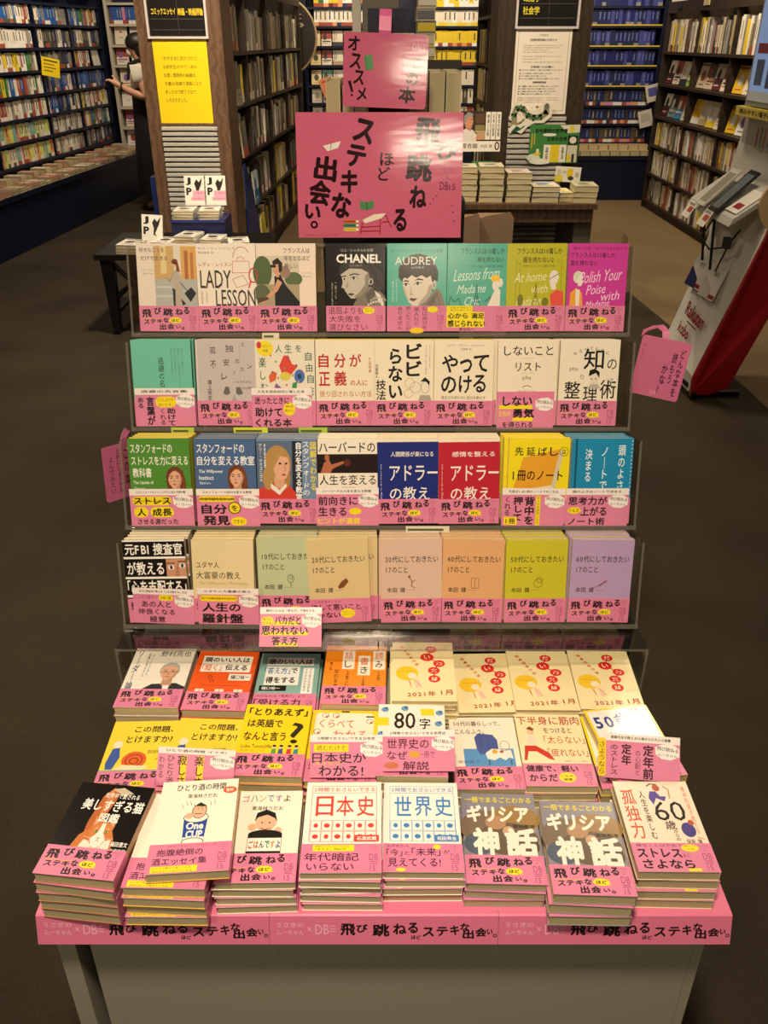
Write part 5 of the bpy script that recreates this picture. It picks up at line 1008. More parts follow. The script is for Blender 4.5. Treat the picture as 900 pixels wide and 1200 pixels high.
def f(a):
    for k, (c, x, y) in enumerate((('だ', 64, 13), ('い', 57, 27), ('わ', 76, 38), ('文', 67, 50), ('庫', 67, 64))): a.E(x, y, 11 if k == 1 else 9.5, 7 if k == 1 else 6, 'd83028').T(c, x - 5, y - 3.4, x + 5, y + 3.4, 'f2e2c0', .02)
    for (x, y), (x2, y2) in zip([(64, 13), (57, 27), (76, 38), (67, 50)], [(57, 27), (76, 38), (67, 50), (67, 64)]): a.L([(x, y), (x2, y2)], 2, 'd83028')
    for k, c in enumerate('図書目録の栞'): a.T(c, 14 + k * 4.6, 8 + k * 6, 20 + k * 4.6, 12 + k * 6, 'c85a34', .02, 0, -40)
    a.E(24, 55, 18, 12, 'eec42c').L([(12, 52), (36, 52)], .7, 'a8842a').E(32, 59, 7, 5, 'f2e0c4').L([(28, 68), (30, 78), (26, 66)], .8, 'c8604a').P([(34, 66), (42, 66), (46, 76), (38, 80)], 'f0c8b0').L([(36, 66), (46, 78)], .8, 'd8705a')
    a.T('2021年', 24, 85, 68, 93, 'a84434', .02, 0, 4).T('1月', 76, 82, 94, 90, 'a84434', .02, 0, 4)
title('catalogue', 'f0e0ac', 'cream catalogue booklet with a chain of red discs', f, band=None, t=.008)
# ---- flat rows, middle
def f(a):
    a.T('この問題、', 34, 8, 92, 17, '2a2418', .02).T('とけますか?', 26, 22, 94, 32, '2a2418', .02).T('吉田敬一', 62, 42, 90, 47, '6a5a2a').E(46, 56, 18, 12, 'd8602a').O(46, 56, 12, 8, 1.4, '8a3414').O(46, 57, 6, 4, 1.4, '8a3414').P([(30, 62), (20, 68), (60, 70), (70, 64)], 'f0dcb0').P([(6, 60), (10, 40), (20, 38), (24, 52), (18, 68), (8, 68)], '3a58a0').E(16, 34, 7, 5, 'efdcc0').L([(76, 56), (84, 50), (82, 60)], 1, '6a5a2a').R(0, 69, 100, 73, '6aa8a0')
title('puzzle', 'f0d23a', 'yellow paperback with a drawn snail and blue figure, middle lying row', f)
def f(a):
    a.T('「とりあえず」', 6, 5, 95, 17, '2a2214', .04).T('は英語で', 8, 22, 60, 34, '2a2214', .025).T('なんと言う', 6, 40, 68, 53, '2a2214', .025).T('?', 74, 26, 92, 56, '2a2214', .01).T('Luke Tunnicliffe', 6, 58, 50, 63, '6a5a1a').T('ルーク・タニクリフ', 6, 65, 40, 68, '6a5a1a')
    for k, (x, c) in enumerate(((54, '5a9a4a'), (64, '3a5a8a'), (76, 'c83a34'), (86, '3f8a80'))): a.P([(x - 4, 76), (x - 3, 64), (x + 3, 63), (x + 4, 76)], c).E(x, 61, 2.6, 2.4, 'e6c49a').E(x, 59.6, 2.8, 1.6, '2a2018')
title('english', 'f0cf14', 'yellow paperback with black question lettering and tiny people, middle lying row', f)
def f(a):
    a.RR(5, 4, 94, 98, 8, 'efe6d0').T('くらべて', 12, 14, 64, 26, 'd0503a', .005).T('わかる', 34, 30, 84, 42, 'd0503a', .005).T('雑学語', 10, 46, 84, 60, '2a241e', .02).R(44, 1, 56, 3, '1f1713').R(82, 8, 94, 10, '1f1713').R(8, 40, 20, 42, '1f1713')
    for x, y in ((20, 8), (36, 8), (88, 16), (10, 32)): a.O(x, y, 5, 3.4, .8, '4a443c').E(x + 2, y + 2, 2, 1.6, 'c8483a')
title('compare', 'f0cf24', 'yellow-edged white paperback with red brush lettering, middle lying row', f)
def f(a):
    a.T('80', 24, 12, 56, 36, '1f1713', .01).T('字', 62, 20, 78, 36, '1f1713', .015).T('世界史', 12, 40, 86, 64, '1f1713', .03).R(64, 6, 84, 16, 'ecd22a').R(0, 20, 16, 32, 'ecd22a')
    for x, y in ((10, 8), (40, 6), (92, 12), (90, 28), (6, 44), (94, 48), (8, 62), (50, 60), (92, 66)): a.E(x, y, 6, 4, '6a9ac4', 7).E(x + 2, y - 2, 3, 2, '3f6a9a', 6)
title('history80', 'f0eadc', 'white paperback with heavy black numerals and blue doodles, middle lying row', f)
def f(a):
    a.T('50代の暮らしって、', 7, 6, 78, 13, '57504a').T('こんなふう。', 8, 18, 52, 25, '57504a').R(18, 46, 92, 72, '5a94c8').P([(36, 30), (42, 24), (64, 26), (70, 34), (70, 46), (64, 52), (42, 54), (38, 46)], '4a5a98').E(52, 34, 12, 8, '4a5a98').L([(46, 28), (46, 46)], .7, '35427a').L([(56, 28), (56, 46)], .7, '35427a').P([(50, 52), (60, 46), (88, 48), (90, 60), (84, 58), (78, 62), (70, 58), (62, 62), (52, 60)], 'ece6dc').E(64, 50, 4, 3, 'd8a83a').E(74, 50, 3, 2, 'a85a3a').O(80, 42, 7, 7, .8, '8a8074').L([(54, 62), (54, 68)], 1.4, '3a3432').L([(86, 62), (86, 68)], 1.4, '3a3432').T('岸本葉子', 8, 62, 40, 66, '4a6a8a')
title('sofa', 'efe6d2', 'cream paperback with a drawn blue armchair and tea table, middle lying row', f)
def f(a):
    a.T('下半身に筋肉', 2, 3, 97, 16, 'b8543a', .015).T('をつけると', 40, 20, 82, 28, '6a4434').T('「太らない」', 38, 32, 98, 43, 'b8543a', .005).T('「疲れない」', 40, 50, 98, 61, 'b8543a', .005).E(20, 26, 5, 4.5, 'e6bc98').P([(14, 22), (20, 18), (26, 22), (24, 25)], '8a4a2a').P([(14, 31), (24, 32), (26, 48), (14, 48)], 'ecd6c0').P([(8, 46), (24, 46), (42, 56), (48, 66), (40, 64), (24, 54), (12, 54), (8, 66), (4, 66)], 'c8382c').T('中野ジェームズ修一', 62, 66, 96, 68.5, '8a7a6a')
title('muscle', 'f0e2b4', 'cream paperback with a lunging figure in red trousers, middle lying row', f,
      b_plain([('健康で、軽い', 4, 8, 78, 38, '3a1424', .03), ('からだ', 6, 48, 46, 80, '3a1424', .03), ('E', 60, 62, 12, 22, 'f0dc28'), ('になる', 51, 52, 68, 60, '4a3a14', .02), ('習慣', 54, 66, 66, 76, '4a3a14', .02)]))
def f(a):
    a.R(4, 2.5, 96, 98, 'f0ebdf').T('50歳', 8, 8, 66, 30, '2a3a8a', .03).T('からの', 20, 34, 66, 48, '2a3a8a', .02).T('語彙トレ', 8, 54, 92, 74, '2a3a8a', .03).R(68, 2.5, 84, 8, '24306a').L([(70, 9), (88, 9), (88, 44), (70, 44), (70, 9)], .7, 'b8a83a').T('大人なら知っておきたい', 82, 11, 86, 42, '4a4a5a', 0, 1).T('言葉の引き出し', 74, 11, 78, 40, '4a4a5a', 0, 1).T('齋藤 孝', 44, 80, 66, 85, '57505a')
title('vocabulary', 'ecd11e', 'glossy white paperback with yellow border and blue lettering, middle lying row', f, gl=1)
# ---- flat rows, nearest
def f(a):
    D = lambda pts: [(57 + (x - 57) * .9, y + 6) for x, y in pts]
    a.P([(38, 14), (48, 4), (58, 5), (57, 20), (52, 38), (48, 56), (36, 62), (34, 44)], 'b8673a').P([(44, 8), (48, 4), (54, 22), (48, 46), (44, 44)], 'cc8450').P([(46, 6), (60, 3), (76, 9), (64, 12)], 'c8b8a0').P([(26, 72), (31, 58), (44, 48), (70, 50), (77, 60), (79, 72)], 'c87840').P([(36, 72), (40, 62), (56, 66), (74, 60), (76, 72)], 'ece0ce').P([(48, 72), (54, 66), (64, 68), (70, 72)], 'd8c8b0')
    a.P(D([(42, 50), (40, 30), (49, 37), (56, 36), (64, 37), (73, 30), (72, 50), (66, 60), (57, 63), (48, 60)]), 'cf7f48').P(D([(42.5, 41), (42, 33.5), (47, 38)]), 'e0a890').P(D([(70.5, 41), (71.5, 33.5), (66, 38)]), 'e0a890').P(D([(54.5, 38), (59.5, 38), (61, 48), (68, 55), (64, 61), (57, 64), (50, 61), (46, 55), (53, 48)]), 'f2e8da').P(D([(46, 44), (50, 41), (52, 46), (47, 49)]), 'dc9a66').P(D([(68, 44), (64, 41), (62, 46), (67, 49)]), 'dc9a66')
    for ex in (50, 64.5):
        x, y = D([(ex, 47)])[0]; a.E(x, y, 2.7, 1.9, '2a2018').E(x, y, 2.2, 1.5, 'c2bc6a').E(x, y, .8, 1.4, '14100c')
    a.P(D([(55, 53), (59.4, 53), (57.2, 55.6)]), 'd08a80').L(D([(57.2, 55.6), (54.4, 57.6)]), .6, '8a5a4a').L(D([(57.2, 55.6), (60, 57.6)]), .6, '8a5a4a')
    for q in (-1, 1): a.L(D([(57 + q * 6, 55), (57 + q * 22, 53)]), .3, 'f2ece2').L(D([(57 + q * 6, 56.4), (57 + q * 21, 58)]), .3, 'f2ece2')
    W = 'f6f2ea'; a.T('世界中で愛される', 40, 10, 86, 16, W).T('美しすぎる猫', 16, 18, 97, 31, W, .02).T('図鑑', 46, 33, 72, 43, W, .02).T('福田豊文', 76, 62, 98, 67, W).T('今泉忠明', 78, 69, 98, 73, W)
title('cat', '15110d', 'black paperback with a ginger and white cat', f, spine='b07a52', gl=1, t=.0165)
def f(a):
    a.T('ひとり酒の時間', 20, 4, 84, 12, '2a2622', .015).E(90, 13, 9, 4, 'd85a30').T('乾杯', 85, 11, 95, 15, 'f2e6d2', .02).T('東海林さだお', 36, 16, 74, 21, '3a342e', .01)
    a.P([(36, 44), (66, 44), (64, 70), (38, 71)], '27479a').E(51, 70, 13, 3, 'efe8da').R(38, 64, 64, 70, 'efe8da').E(51, 43, 15.5, 5.5, 'efe8da').O(51, 43, 15.5, 5.5, 1, '2a2622').O(51, 69, 13.5, 4, 1, '2a2622').E(54, 36, 9, 8, 'e0b090').O(54, 36, 9, 8, .9, '3a2a22').P([(47, 30), (54, 26), (62, 30), (58, 31)], '2a2622').L([(49, 39), (58, 39)], 1.2, '8a3a2a').E(42, 41, 5, 3.4, 'e0b090').T('One', 40, 48, 62, 56, 'f2ece0', .04).T('CUP', 41, 57, 62, 65, 'f2ece0', .04)
    for k in range(9): a.L([(30 + k * 5.2, 28 - 4 * sin(k)), (33 + k * 5, 32 - 3 * sin(k))], .7, '6a6258')
    a.R(0, 72, 100, 76, 'a8907a')
title('sake', 'f0e8d6', 'white paperback with a cartoon man in a blue-labelled cup', f,
      b_plain([('何はともあれ、今夜も一杯', 22, 5, 82, 12, 'b8404a'), ('抱腹絶倒の', 10, 18, 66, 42, '4a1834', .01), ('酒エッセイ集', 6, 48, 72, 72, '4a1834', .01), ('R', 6, 76, 62, 97, 'f0dc28'), ('ひとりで飲んで楽しくなる', 9, 79, 54, 85, '4a3a14'), ('読めばもっと飲みたくなる', 9, 89, 56, 95, '4a3a14')]), spine='e0b83a', t=.016)
def f(a):
    for k, (c, q) in enumerate(zip('ゴハンですよ', ('c8503a', '5a7a4a', 'c8903a', '4a6a9a', '8a5a9a', '3a342e'))): a.T(c, 20 + k * 11, 5, 29 + k * 11, 13, q, .01)
    a.T('東海林さだお', 34, 18, 76, 23, '3a342e', .01).E(55, 36, 14, 11, 'e0b090').P([(40, 36), (42, 26), (54, 22), (66, 26), (70, 36), (66, 32), (56, 28), (44, 31)], '1a1614').E(50, 37, 1, 1, '1a1614').E(60, 37, 1, 1, '1a1614').L([(49, 43), (55, 45), (61, 43)], 1.2, '8a3a2a').E(38, 42, 6, 4, 'e0b090').E(72, 46, 5, 4, 'e0b090')
    a.E(56, 50, 22, 5, '1a1614').R(34, 50, 78, 72, '1a1614').E(56, 72, 22, 5, '1a1614').R(34.5, 54, 77.5, 68, 'efe8da')
    for k, (c, q) in enumerate(zip('ごはんですよ', ('b83a2a', 'b83a2a', '2a2622', '3a6a3a', 'c88a2a', '4a5a9a'))): a.T(c, 36 + k * 7, 57, 42 + k * 7, 65, q, .03)
    a.R(0, 73, 100, 76, 'a8907a')
title('rice', 'f0e8d6', 'white paperback with a cartoon man in a black jar', f, t=.0145)
def hist(col, name_, au):
    def f(a):
        a.L([(8, 5), (94, 5)], .6, col).L([(8, 13), (94, 13)], .6, col).L([(8, 5), (8, 67)], .6, col).L([(94, 5), (94, 67)], .6, col).T('2時間でおさらいできる', 10, 6.5, 92, 11.5, col)
        for k, c in enumerate(name_): a.T(c, 14 + k * 27, 17, 37 + k * 27, 40, col, .01)
        for i in range(6):
            for j in range(2):
                x, y = 9 + i * 14.2, 45 + j * 12; a.L([(x, y), (x + 13.4, y), (x + 13.4, y + 11), (x, y + 11), (x, y)], .5, col).E(x + 6.6, y + 5.5, 3.2 + (i + j) % 2, 2.6, col, 7)
        a.R(66, 61, 97, 68, col).T(au, 69, 62.5, 94, 66.8, 'f2ece0', .02)
    return f
title('japan_history', 'f0ebe0', 'white paperback with red outlined headline and icon grid', hist('d84438', '日本史', '石黒拡親'),
      b_plain([('R', 14, 4, 66, 26, 'f0dc28'), ('受験生だけじゃもったいない', 17, 6, 62, 12, '4a3a14'), ('「使える」暗記術', 17, 15, 56, 22, '4a3a14'), ('年代暗記', 4, 32, 72, 60, '4a1834', .01), ('いらない', 8, 66, 66, 92, '4a1834', .01)]))
title('world_history', 'f0ebe0', 'white paperback with blue outlined headline and icon grid', hist('3f80c0', '世界史', '祝田秀全'),
      b_plain([('世界史から', 4, 4, 32, 14, '4a1834'), ('「今」', 4, 20, 24, 46, '4a1834', .01), ('と', 27, 28, 34, 42, '4a1834'), ('「未来」', 36, 16, 72, 44, '4a1834', .01), ('が', 76, 22, 84, 36, '4a1834'), ('見えてくる!', 6, 52, 72, 82, '4a1834', .01), ('E', 68, 12, 5, 8, 'f0dc28'), ('E', 22, 92, 6, 6, 'f0dc28')]), t=.015)
def f(a):
    a.E(30, 40, 34, 20, '7a6a58').E(70, 30, 34, 16, '9a7a4a').E(58, 52, 40, 18, '6a5c4c').E(20, 58, 20, 12, '57606e').E(78, 60, 20, 12, '5f5044').E(44, 34, 14, 8, 'b08a68').E(60, 44, 8, 6, 'c8a080').E(30, 52, 8, 7, 'b08c70')
    a.T('一冊でまるごとわかる', 5, 4, 95, 11, 'e6d22a', .02); W = 'f0e8d8'
    a.T('ギリシア', 6, 14, 90, 34, W, .045).T('神', 12, 40, 46, 72, W, .045).T('話', 54, 40, 96, 72, W, .045).T('吉田敦彦', 66, 36, 96, 40, '2a2018', .02)
title('myth', '8a8690', 'glossy grey-brown paperback with big white characters under yellow caption', f, gl=1, t=.0165)
def f(a):
    a.T('孤独力', 6, 10, 24, 66, 'd0583a', .0, 1).T('人生を楽しむ', 30, 12, 38, 66, '2a241e', .0, 1).T('60', 44, 24, 84, 46, '1f1713', -.008).T('歳', 52, 46, 66, 56, '1f1713').T('からの', 60, 56, 66, 68, '1f1713', 0, 1).T('精神科医が教える', 89, 6, 94, 60, 'd08a6a', 0, 1).T('保坂 隆', 72, 66, 92, 71, '3a342e')
    a.P([(42, 20), (46, 12), (54, 12), (58, 18), (66, 18), (62, 24), (52, 20), (46, 28)], '5a4a9a').E(56, 8, 5, 4, 'b85a3a').L([(44, 6), (50, 3), (58, 4)], 1.6, '5a3a2a').E(80, 56, 9, 8, '4a4088').E(86, 48, 4, 3, 'b85a3a').L([(66, 6), (72, 10), (70, 20)], 1.6, 'b8803a').L([(88, 64), (96, 66)], 1, 'b85a4a')
title('sixty_power', 'efdcc4', 'cream paperback with thin red column and purple dancing figures', f,
      b_plain([('嫌なことはやめて', 6, 4, 64, 14, '4a1834'), ('ストレス', 5, 20, 60, 52, '2a1020', .03), ('に', 62, 38, 70, 50, '2a1020'), ('さよなら', 8, 58, 72, 90, '2a1020', .03), ('E', 73, 18, 11, 13, 'f0dc28'), ('第二の', 66, 8, 80, 14, '6a5c1c'), ('人生', 68, 18, 78, 24, '6a5c1c'), ('R', 62, 88, 78, 98, 'f0dc28')]), spine='e8d0b8', t=.016)
# ================================================================== the white display table
TZ = .515
t = thing('fair_table', 'off-white box table carrying the book stand, pink strips along its edge', 'table', TR(0, 0, 0))
WB_ = mat('a29d8c', .45, .4)
b = MB(); b.box(-.400, .714, .007, .422, .735, .492, WB_); obj('front_panel', b, t)
for x0, x1, y0 in ((-.438, -.414, .703), (.4225, .436, .714)):
    b = MB(); b.box(x0, y0, .007, x1, 1.62, .492, WB_); obj('side_panel', b, t)
b = MB(); b.box(-.4135, 1.60, .007, .422, 1.62, .492, WB_); obj('back_panel', b, t)
b = MB(); b.box(-.438, .70, .4925, .438, 1.64, TZ, WB_); obj('tabletop', b, t)
b = MB(); b.prism([(.416, .20), (.422, .196), (.420, .188), (.414, .19)], 'y', .7125, .7139, mat('4a4438', .6)); obj('scuff_mark', b, t)
# pink shelf-edge strips, bent over the front edge
def strip_art(a):
    W = 'f0b4c8'
    a.T('うさぎの', 3, 18, 15, 36, W, .01).T('ムーちゃん', 3, 46, 15, 64, W, .01).T('x', 16.5, 36, 18.5, 50, W).T('DB', 20, 26, 26, 62, W).R(26.5, 30, 29, 33, W).R(26.5, 40, 29, 43, W).R(26.5, 50, 29, 53, W)
    for ch, x0, y0, x1, y1 in (('飛', 31, 22, 37.5, 66), ('び', 38, 24, 43, 56), ('跳', 45, 24, 52.5, 70), ('ね', 54, 22, 60, 62), ('る', 60.5, 18, 65, 58), ('ほ', 62, 66, 64, 80), ('ど', 64.3, 66, 66.3, 80), ('ス', 67, 36, 72, 70), ('テ', 73, 34, 78, 68), ('キ', 79, 28, 83, 64), ('な', 83.5, 20, 87.5, 52), ('出', 84.5, 44, 89.5, 78), ('会', 90, 38, 95, 70), ('い', 95.2, 42, 97.6, 62)): a.T(ch, x0, y0, x1, y1, INK, .035)
    a.O(98.6, 66, .7, 5, .35, INK)
for k, (x0, x1, lb, r) in enumerate(((-.449, -.1485, 'pink lettered edge strip below the cat book and cartoon cup book', .0), (-.148, .1475, 'pink lettered edge strip below the two history books', 0), (.148, .449, 'pink lettered edge strip below the purple dancing figures book', 0))):
    t2 = thing('shelf_strip', lb, 'shelf strip', TR(0, 0, 0), 'pink strips on the table edge')
    b = MB(); pm = card('e07898'); b.box(x0, .6965, TZ + .0003, x1, .80, TZ + .0011, pm); b.prism([(.6965, TZ + .0003), (.6965, TZ + .0011), (.694, TZ - .0005), (.6945, TZ - .002)], 'x', x0, x1, pm); obj('top_fold', b, t2)
    b = MB(); b.box(0, 0, -.0008, x1 - x0, .042, 0, pm)
    a = Art(b, 0, 0, x1 - x0, .040, .0001); a.n = 0
    strip_art(a); obj('front_fold', b, t2, TR(x0, .6942, TZ - .0005) @ RX(90 - 17) @ TR(0, -.042, 0))

# ------------------------------------------------------------------ clear stepped stand
TIERS = [(1.461, 1.047, 15.3, [-.3792, -.2742, -.1706, -.0498, .0579, .1621, .2664, .3715]), (1.378, .902, 15.3, [-.3865, -.2761, -.1723, -.067, .0346, .1388, .2507, .3569]),
         (1.263, .768, 14.3, [-.3804, -.2695, -.1646, -.0618, .0415, .1459, .2621, .3701]), (1.172, .625, 12.8, [-.3837, -.2727, -.1631, -.0735, .0471, .1492, .2577, .3658])]
ra = thing('acrylic_stand', 'clear stepped acrylic stand holding four tiers of paperbacks', 'display stand', TR(0, 0, 0))
for i, (Y, Z, L, xs) in enumerate(TIERS):
    M = TR(0, Y, Z) @ RX(-L); xl, xr = -.446, .434
    dep = (.088, .082, .085, .086)[i]
    b = MB(); b.box(xl, .0008, -.006, xr, dep, -.003, ACRYL); obj('tread', b, ra, M)
    b = MB(); b.box(xl, -.0075, -.0075, xr, -.0045, -.0005, ACRYL_EDGE); b.box(xl, -.0046, -.0075, xr, .0028, -.0062, ACRYL); obj('lip', b, ra, M)
    hb = .150 if i == 0 else .137
    b = MB(); b.box(xl, dep - .003, -.0025, xr, dep, hb, ACRYL); b.box(xl, dep - (.018 if i == 0 else .004), hb, xr, dep + .001, hb + .005, ACRYL_EDGE); obj('back_plate', b, ra, M)
    for x in (xl, xr - .003):
        b = MB(); b.box(x, -.003, -.0025, x + .003, dep - .0035, .146, ACRYL); b.box(x - .0004, -.0036, -.0025, x + .0034, -.0031, .146, ACRYL_EDGE); obj('side_plate', b, ra, M)
b = MB(); b.box(-.448, 1.112, .6125, .440, 1.166, .6155, ACRYL); b.box(-.448, 1.1108, .6122, .440, 1.1118, .6158, ACRYL_EDGE); obj('platform', b, ra)
for x in (-.448, .437):
    b = MB(); b.box(x, 1.113, TZ, x + .003, 1.60, .612, ACRYL); b.box(x - .0004, 1.1118, TZ, x + .0034, 1.1128, .612, ACRYL_EDGE); b.prism([(1.60, TZ), (1.60, 1.19), (1.57, 1.19), (1.50, 1.03), (1.40, .88), (1.30, .74), (1.22, .612), (1.22, TZ)], 'x', x, x + .003, ACRYL); obj('side_frame', b, ra)
SMOKE = mat('0b0b0a', .06, .6)
b = MB(); b.box(-.444, 1.186, TZ, .436, 1.190, .609, SMOKE); o = obj('riser_panel', b, ra); o['label'] = 'dark glossy panel below the lowest tier'
for x, i, wd, c, lb in ((-.355, 1, .040, 'b8cc4a', 'under the mint paperback'), (-.235, 1, .060, 'd4dc3a', 'under the grey lilac paperback'), (-.125, 1, .05, 'a8c848', 'under the big red character paperback'), (-.20, 0, .03, 'd8cfb4', 'under the cycling woman paperback'), (.075, 2, .075, 'dcd4bc', 'under the deep navy paperback')):
    Y, Z, L, xs = TIERS[i]
    b = MB(); b.box(-wd / 2, -.0008, -.0115, wd / 2, 0, -.0008, card(c)); b.box(-wd / 2 + .003, -.0010, -.009, wd / 2 - .01, -.00085, -.005, ink('5a5c3a'))
    tag(obj('price_tag', b, None, TR(0, Y, Z) @ RX(-L) @ TR(x, -.0077, 0)), 'small %s tag on the clear lip %s' % ('green' if c != 'dcd4bc' and c != 'd8cfb4' else 'pale', lb), 'price tag')

# ------------------------------------------------------------------ the four leaning tiers
KEYS = [['walk', 'lady', 'bicycle', 'chanel', 'audrey', 'french_teal', 'french_lime', 'french_magenta'], ['teal_plain', 'lonely', 'colourful', 'red_letters', 'black_vertical', 'black_wide', 'not_do', 'tidy'],
        ['stress', 'willpower', 'blonde', 'harvard', 'adler_blue', 'adler_red', 'notebook', 'note_blue'], ['fbi', 'millionaire', 'teens', 'twenties', 'thirties', 'forties', 'fifties', 'sixties']]
NSP = [(1,) * 8, (3,) * 8, (3,) * 8, (3, 3, 2, 3, 3, 3, 3, 3)]
FR = {}
def short(l):
    return ' '.join(l.split(', ')[0].split()[:13])
for i, (Y, Z, L, xs) in enumerate(TIERS):
    MT = TR(0, Y, Z) @ RX(90 - L)
    for k, (x, key) in enumerate(zip(xs, KEYS[i])):
        th = (.0155, .0134, .0134, .0126)[i]
        jt = [(-.4, .3, 0, 0, .2, -.2, .3, -.3), (.3, -.3, 0, .2, 0, -.2, .4, -.3), (.4, 0, -.3, .3, .6, .8, -.4, .2), (.8, -.8, .3, 2.2, .8, -.5, .6, -.5)][i][k]
        back = th + .0012 if key == 'teens' else 0
        M = MT @ TR(x, 0, -th - back) @ TR(0, .0015, 0) @ RZ(jt)
        FR[key] = M @ TR(0, 0, th)
        book(key, M, th, TITLES[key]['lab'])
        for s in range(NSP[i][k]):
            dx = {'twenties': .010, 'notebook': -.006, 'not_do': -.007, 'note_blue': -.003, 'thirties': -.004, 'fifties': -.003}.get(key, 0) + random.uniform(-.0012, .0012)
            book(key, MT @ TR(x + dx, .0012, -(th + .0012) * (s + 2) - back), th, 'spare copy behind the ' + short(TITLES[key]['lab']), 'spare copies behind the ' + TITLES[key]['lab'])

# ------------------------------------------------------------------ paper cards slipped over the books
def promo(label, M, w, h, head, fn, back=None):
    t = thing('promo_card', label, 'card', M, None)
    b = MB(); pm = card('dc84a4'); b.box(0, 0, -.0006, w, h, 0, pm)
    a = Art(b, 0, 0, w, h, .0001); a.R(0, 0, 100, 17, 'ece4dc').T(head, 10, 5, 88, 12, '3a3230', .02); fn(a)
    a.P([(68, 24), (76, 18), (90, 16), (99, 26), (99, 44), (88, 52), (76, 50), (68, 40)], 'f0e8e2').T('飛び跳ねる', 70, 24, 98, 33, '3a3230', .01, 0, -6).T('ムーちゃん', 71, 38, 97, 45, '3a3230', 0, 0, -4)
    obj('front_sheet', b, t)
    if back:
        b = MB(); b.box(0, 0, 0, w, back, .0006, pm); obj('back_flap', b, t, TR(0, h, -.0008) @ RX(-118) @ TR(0, -back * 0, 0) if False else TR(0, h - .001, -.0010) @ RX(180 + 62))
    return t
def on(key, x0, y0, w, h): return FR[key] @ TR(x0, y0, .0016)
def tx(*items):
    def f(a):
        for i in items:
            if i[0] == 'R': a.R(*i[1:])
            elif i[0] == 'E': a.E(*i[1:])
            elif i[0] == 'RR': a.RR(*i[1:])
            else: a.T(*i)
    return f
Y_ = 'f0d820'
promo('pink card over the mint paperback, big black vertical characters', on('teal_plain', -.050, -.001, 0, 0), .105, .067, '逃避の名言集', tx(('RR', 34, 22, 68, 50, 8, Y_), ('どうしようも', 37, 26, 64, 34, '3a3014'), ('ないとき、', 38, 39, 62, 47, '3a3014'), ('言葉が', 18, 22, 32, 96, INK, .03, 1), ('ある', 4, 24, 14, 52, INK, .02, 1), ('助けて', 52, 52, 66, 98, INK, .025, 1), ('くれる', 40, 54, 50, 96, INK, .01, 1)))
promo('pink card over the colourful paperback, three lines of black lettering', on('colourful', -.060, -.004, 0, 0), .106, .070, '人生を自由自在に楽しむ本', tx(('E', 62, 52, 10, 17, Y_), ('迷ったときに', 5, 22, 62, 40, INK, .015), ('助けて', 5, 48, 50, 72, INK, .03), ('くれる本', 5, 76, 66, 97, INK, .03), ('毎日', 56, 42, 68, 49, '3a3014'), ('開きたい', 55, 53, 70, 60, '3a3014')))
promo('pink card over the sparse lettered paperback, yellow underlines', on('not_do', -.052, -.006, 0, 0), .100, .066, '', tx(('R', 0, 0, 100, 17, 'dd7a9f'), ('R', 4, 36, 62, 46, Y_), ('R', 28, 68, 64, 78, Y_), ('しない', 10, 12, 62, 38, INK, .03), ('勇気', 28, 45, 66, 70, INK, .035), ('ための', 4, 50, 24, 66, Y_, .02), ('を得られる', 10, 80, 64, 96, INK, .015)))
promo('pink card over the green paperback, yellow highlighted words', on('stress', -.055, -.004, 0, 0), .109, .066, 'スタンフォードのストレスを力に変える教科書', tx(('RR', 3, 20, 66, 44, 8, Y_), ('RR', 5, 48, 28, 76, 8, Y_), ('RR', 31, 48, 68, 76, 8, Y_), ('ストレス', 6, 22, 64, 41, INK, .03), ('人', 10, 52, 24, 73, INK, .03), ('成長', 34, 52, 65, 73, INK, .03), ('させる源だった', 10, 80, 74, 95, INK, .02)))
promo('pink card over the slate blue paperback, circled character', on('willpower', -.052, -.005, 0, 0), .108, .067, 'スタンフォードの自分を変える教室', tx(('RR', 3, 19, 62, 34, 6, Y_), ('今まで知らなかった', 6, 22, 60, 31, '3a3014', .01), ('自分', 7, 40, 48, 66, INK, .03), ('E', 60, 50, 10, 16, INK), ('E', 60, 50, 8.6, 14, Y_), ('を', 55, 43, 65, 58, INK, .02), ('発見', 9, 70, 52, 96, INK, .035), ('E', 66, 86, 13, 12, Y_), ('できる!', 57, 81, 74, 91, '3a3014', .01)))
promo('pink card over the dark photo strip paperback, yellow bottom line', on('harvard', -.054, -.003, 0, 0), .107, .067, 'ハーバードの人生を変える授業', tx(('前向きに', 3, 22, 66, 46, INK, .02), ('生きる', 3, 50, 48, 74, INK, .02), ('E', 62, 62, 10, 9, Y_), ('ヒントが満載', 2, 79, 70, 96, Y_, .02)))
promo('pink card over the bright yellow paperback, black vertical lettering', on('notebook', -.060, -.004, 0, 0), .108, .067, '先延ばしは1冊のノートでなくなる', tx(('R', 54, 20, 61, 98, Y_), ('すぐやる自分になる', 55, 22, 60, 94, '3a3014', 0, 1), ('背中を', 36, 22, 52, 96, INK, .03, 1), ('押して', 18, 22, 33, 86, INK, .03, 1), ('くれる', 4, 22, 14, 72, INK, .01, 1), ('R', 4, 76, 25, 97, Y_), ('1冊', 7, 80, 22, 94, INK, .02)))
promo('pink card over the bright blue paperback, three lines of lettering', on('note_blue', -.058, -.004, 0, 0), .107, .067, '頭のよさはノートで決まる', tx(('思考力が', 4, 22, 66, 44, INK, .025), ('E', 14, 58, 11, 9, Y_), ('ぐんと', 5, 53, 22, 63, '3a3014', .01), ('上がる', 24, 48, 66, 72, INK, .025), ('ノート術', 5, 77, 64, 97, INK, .025)))
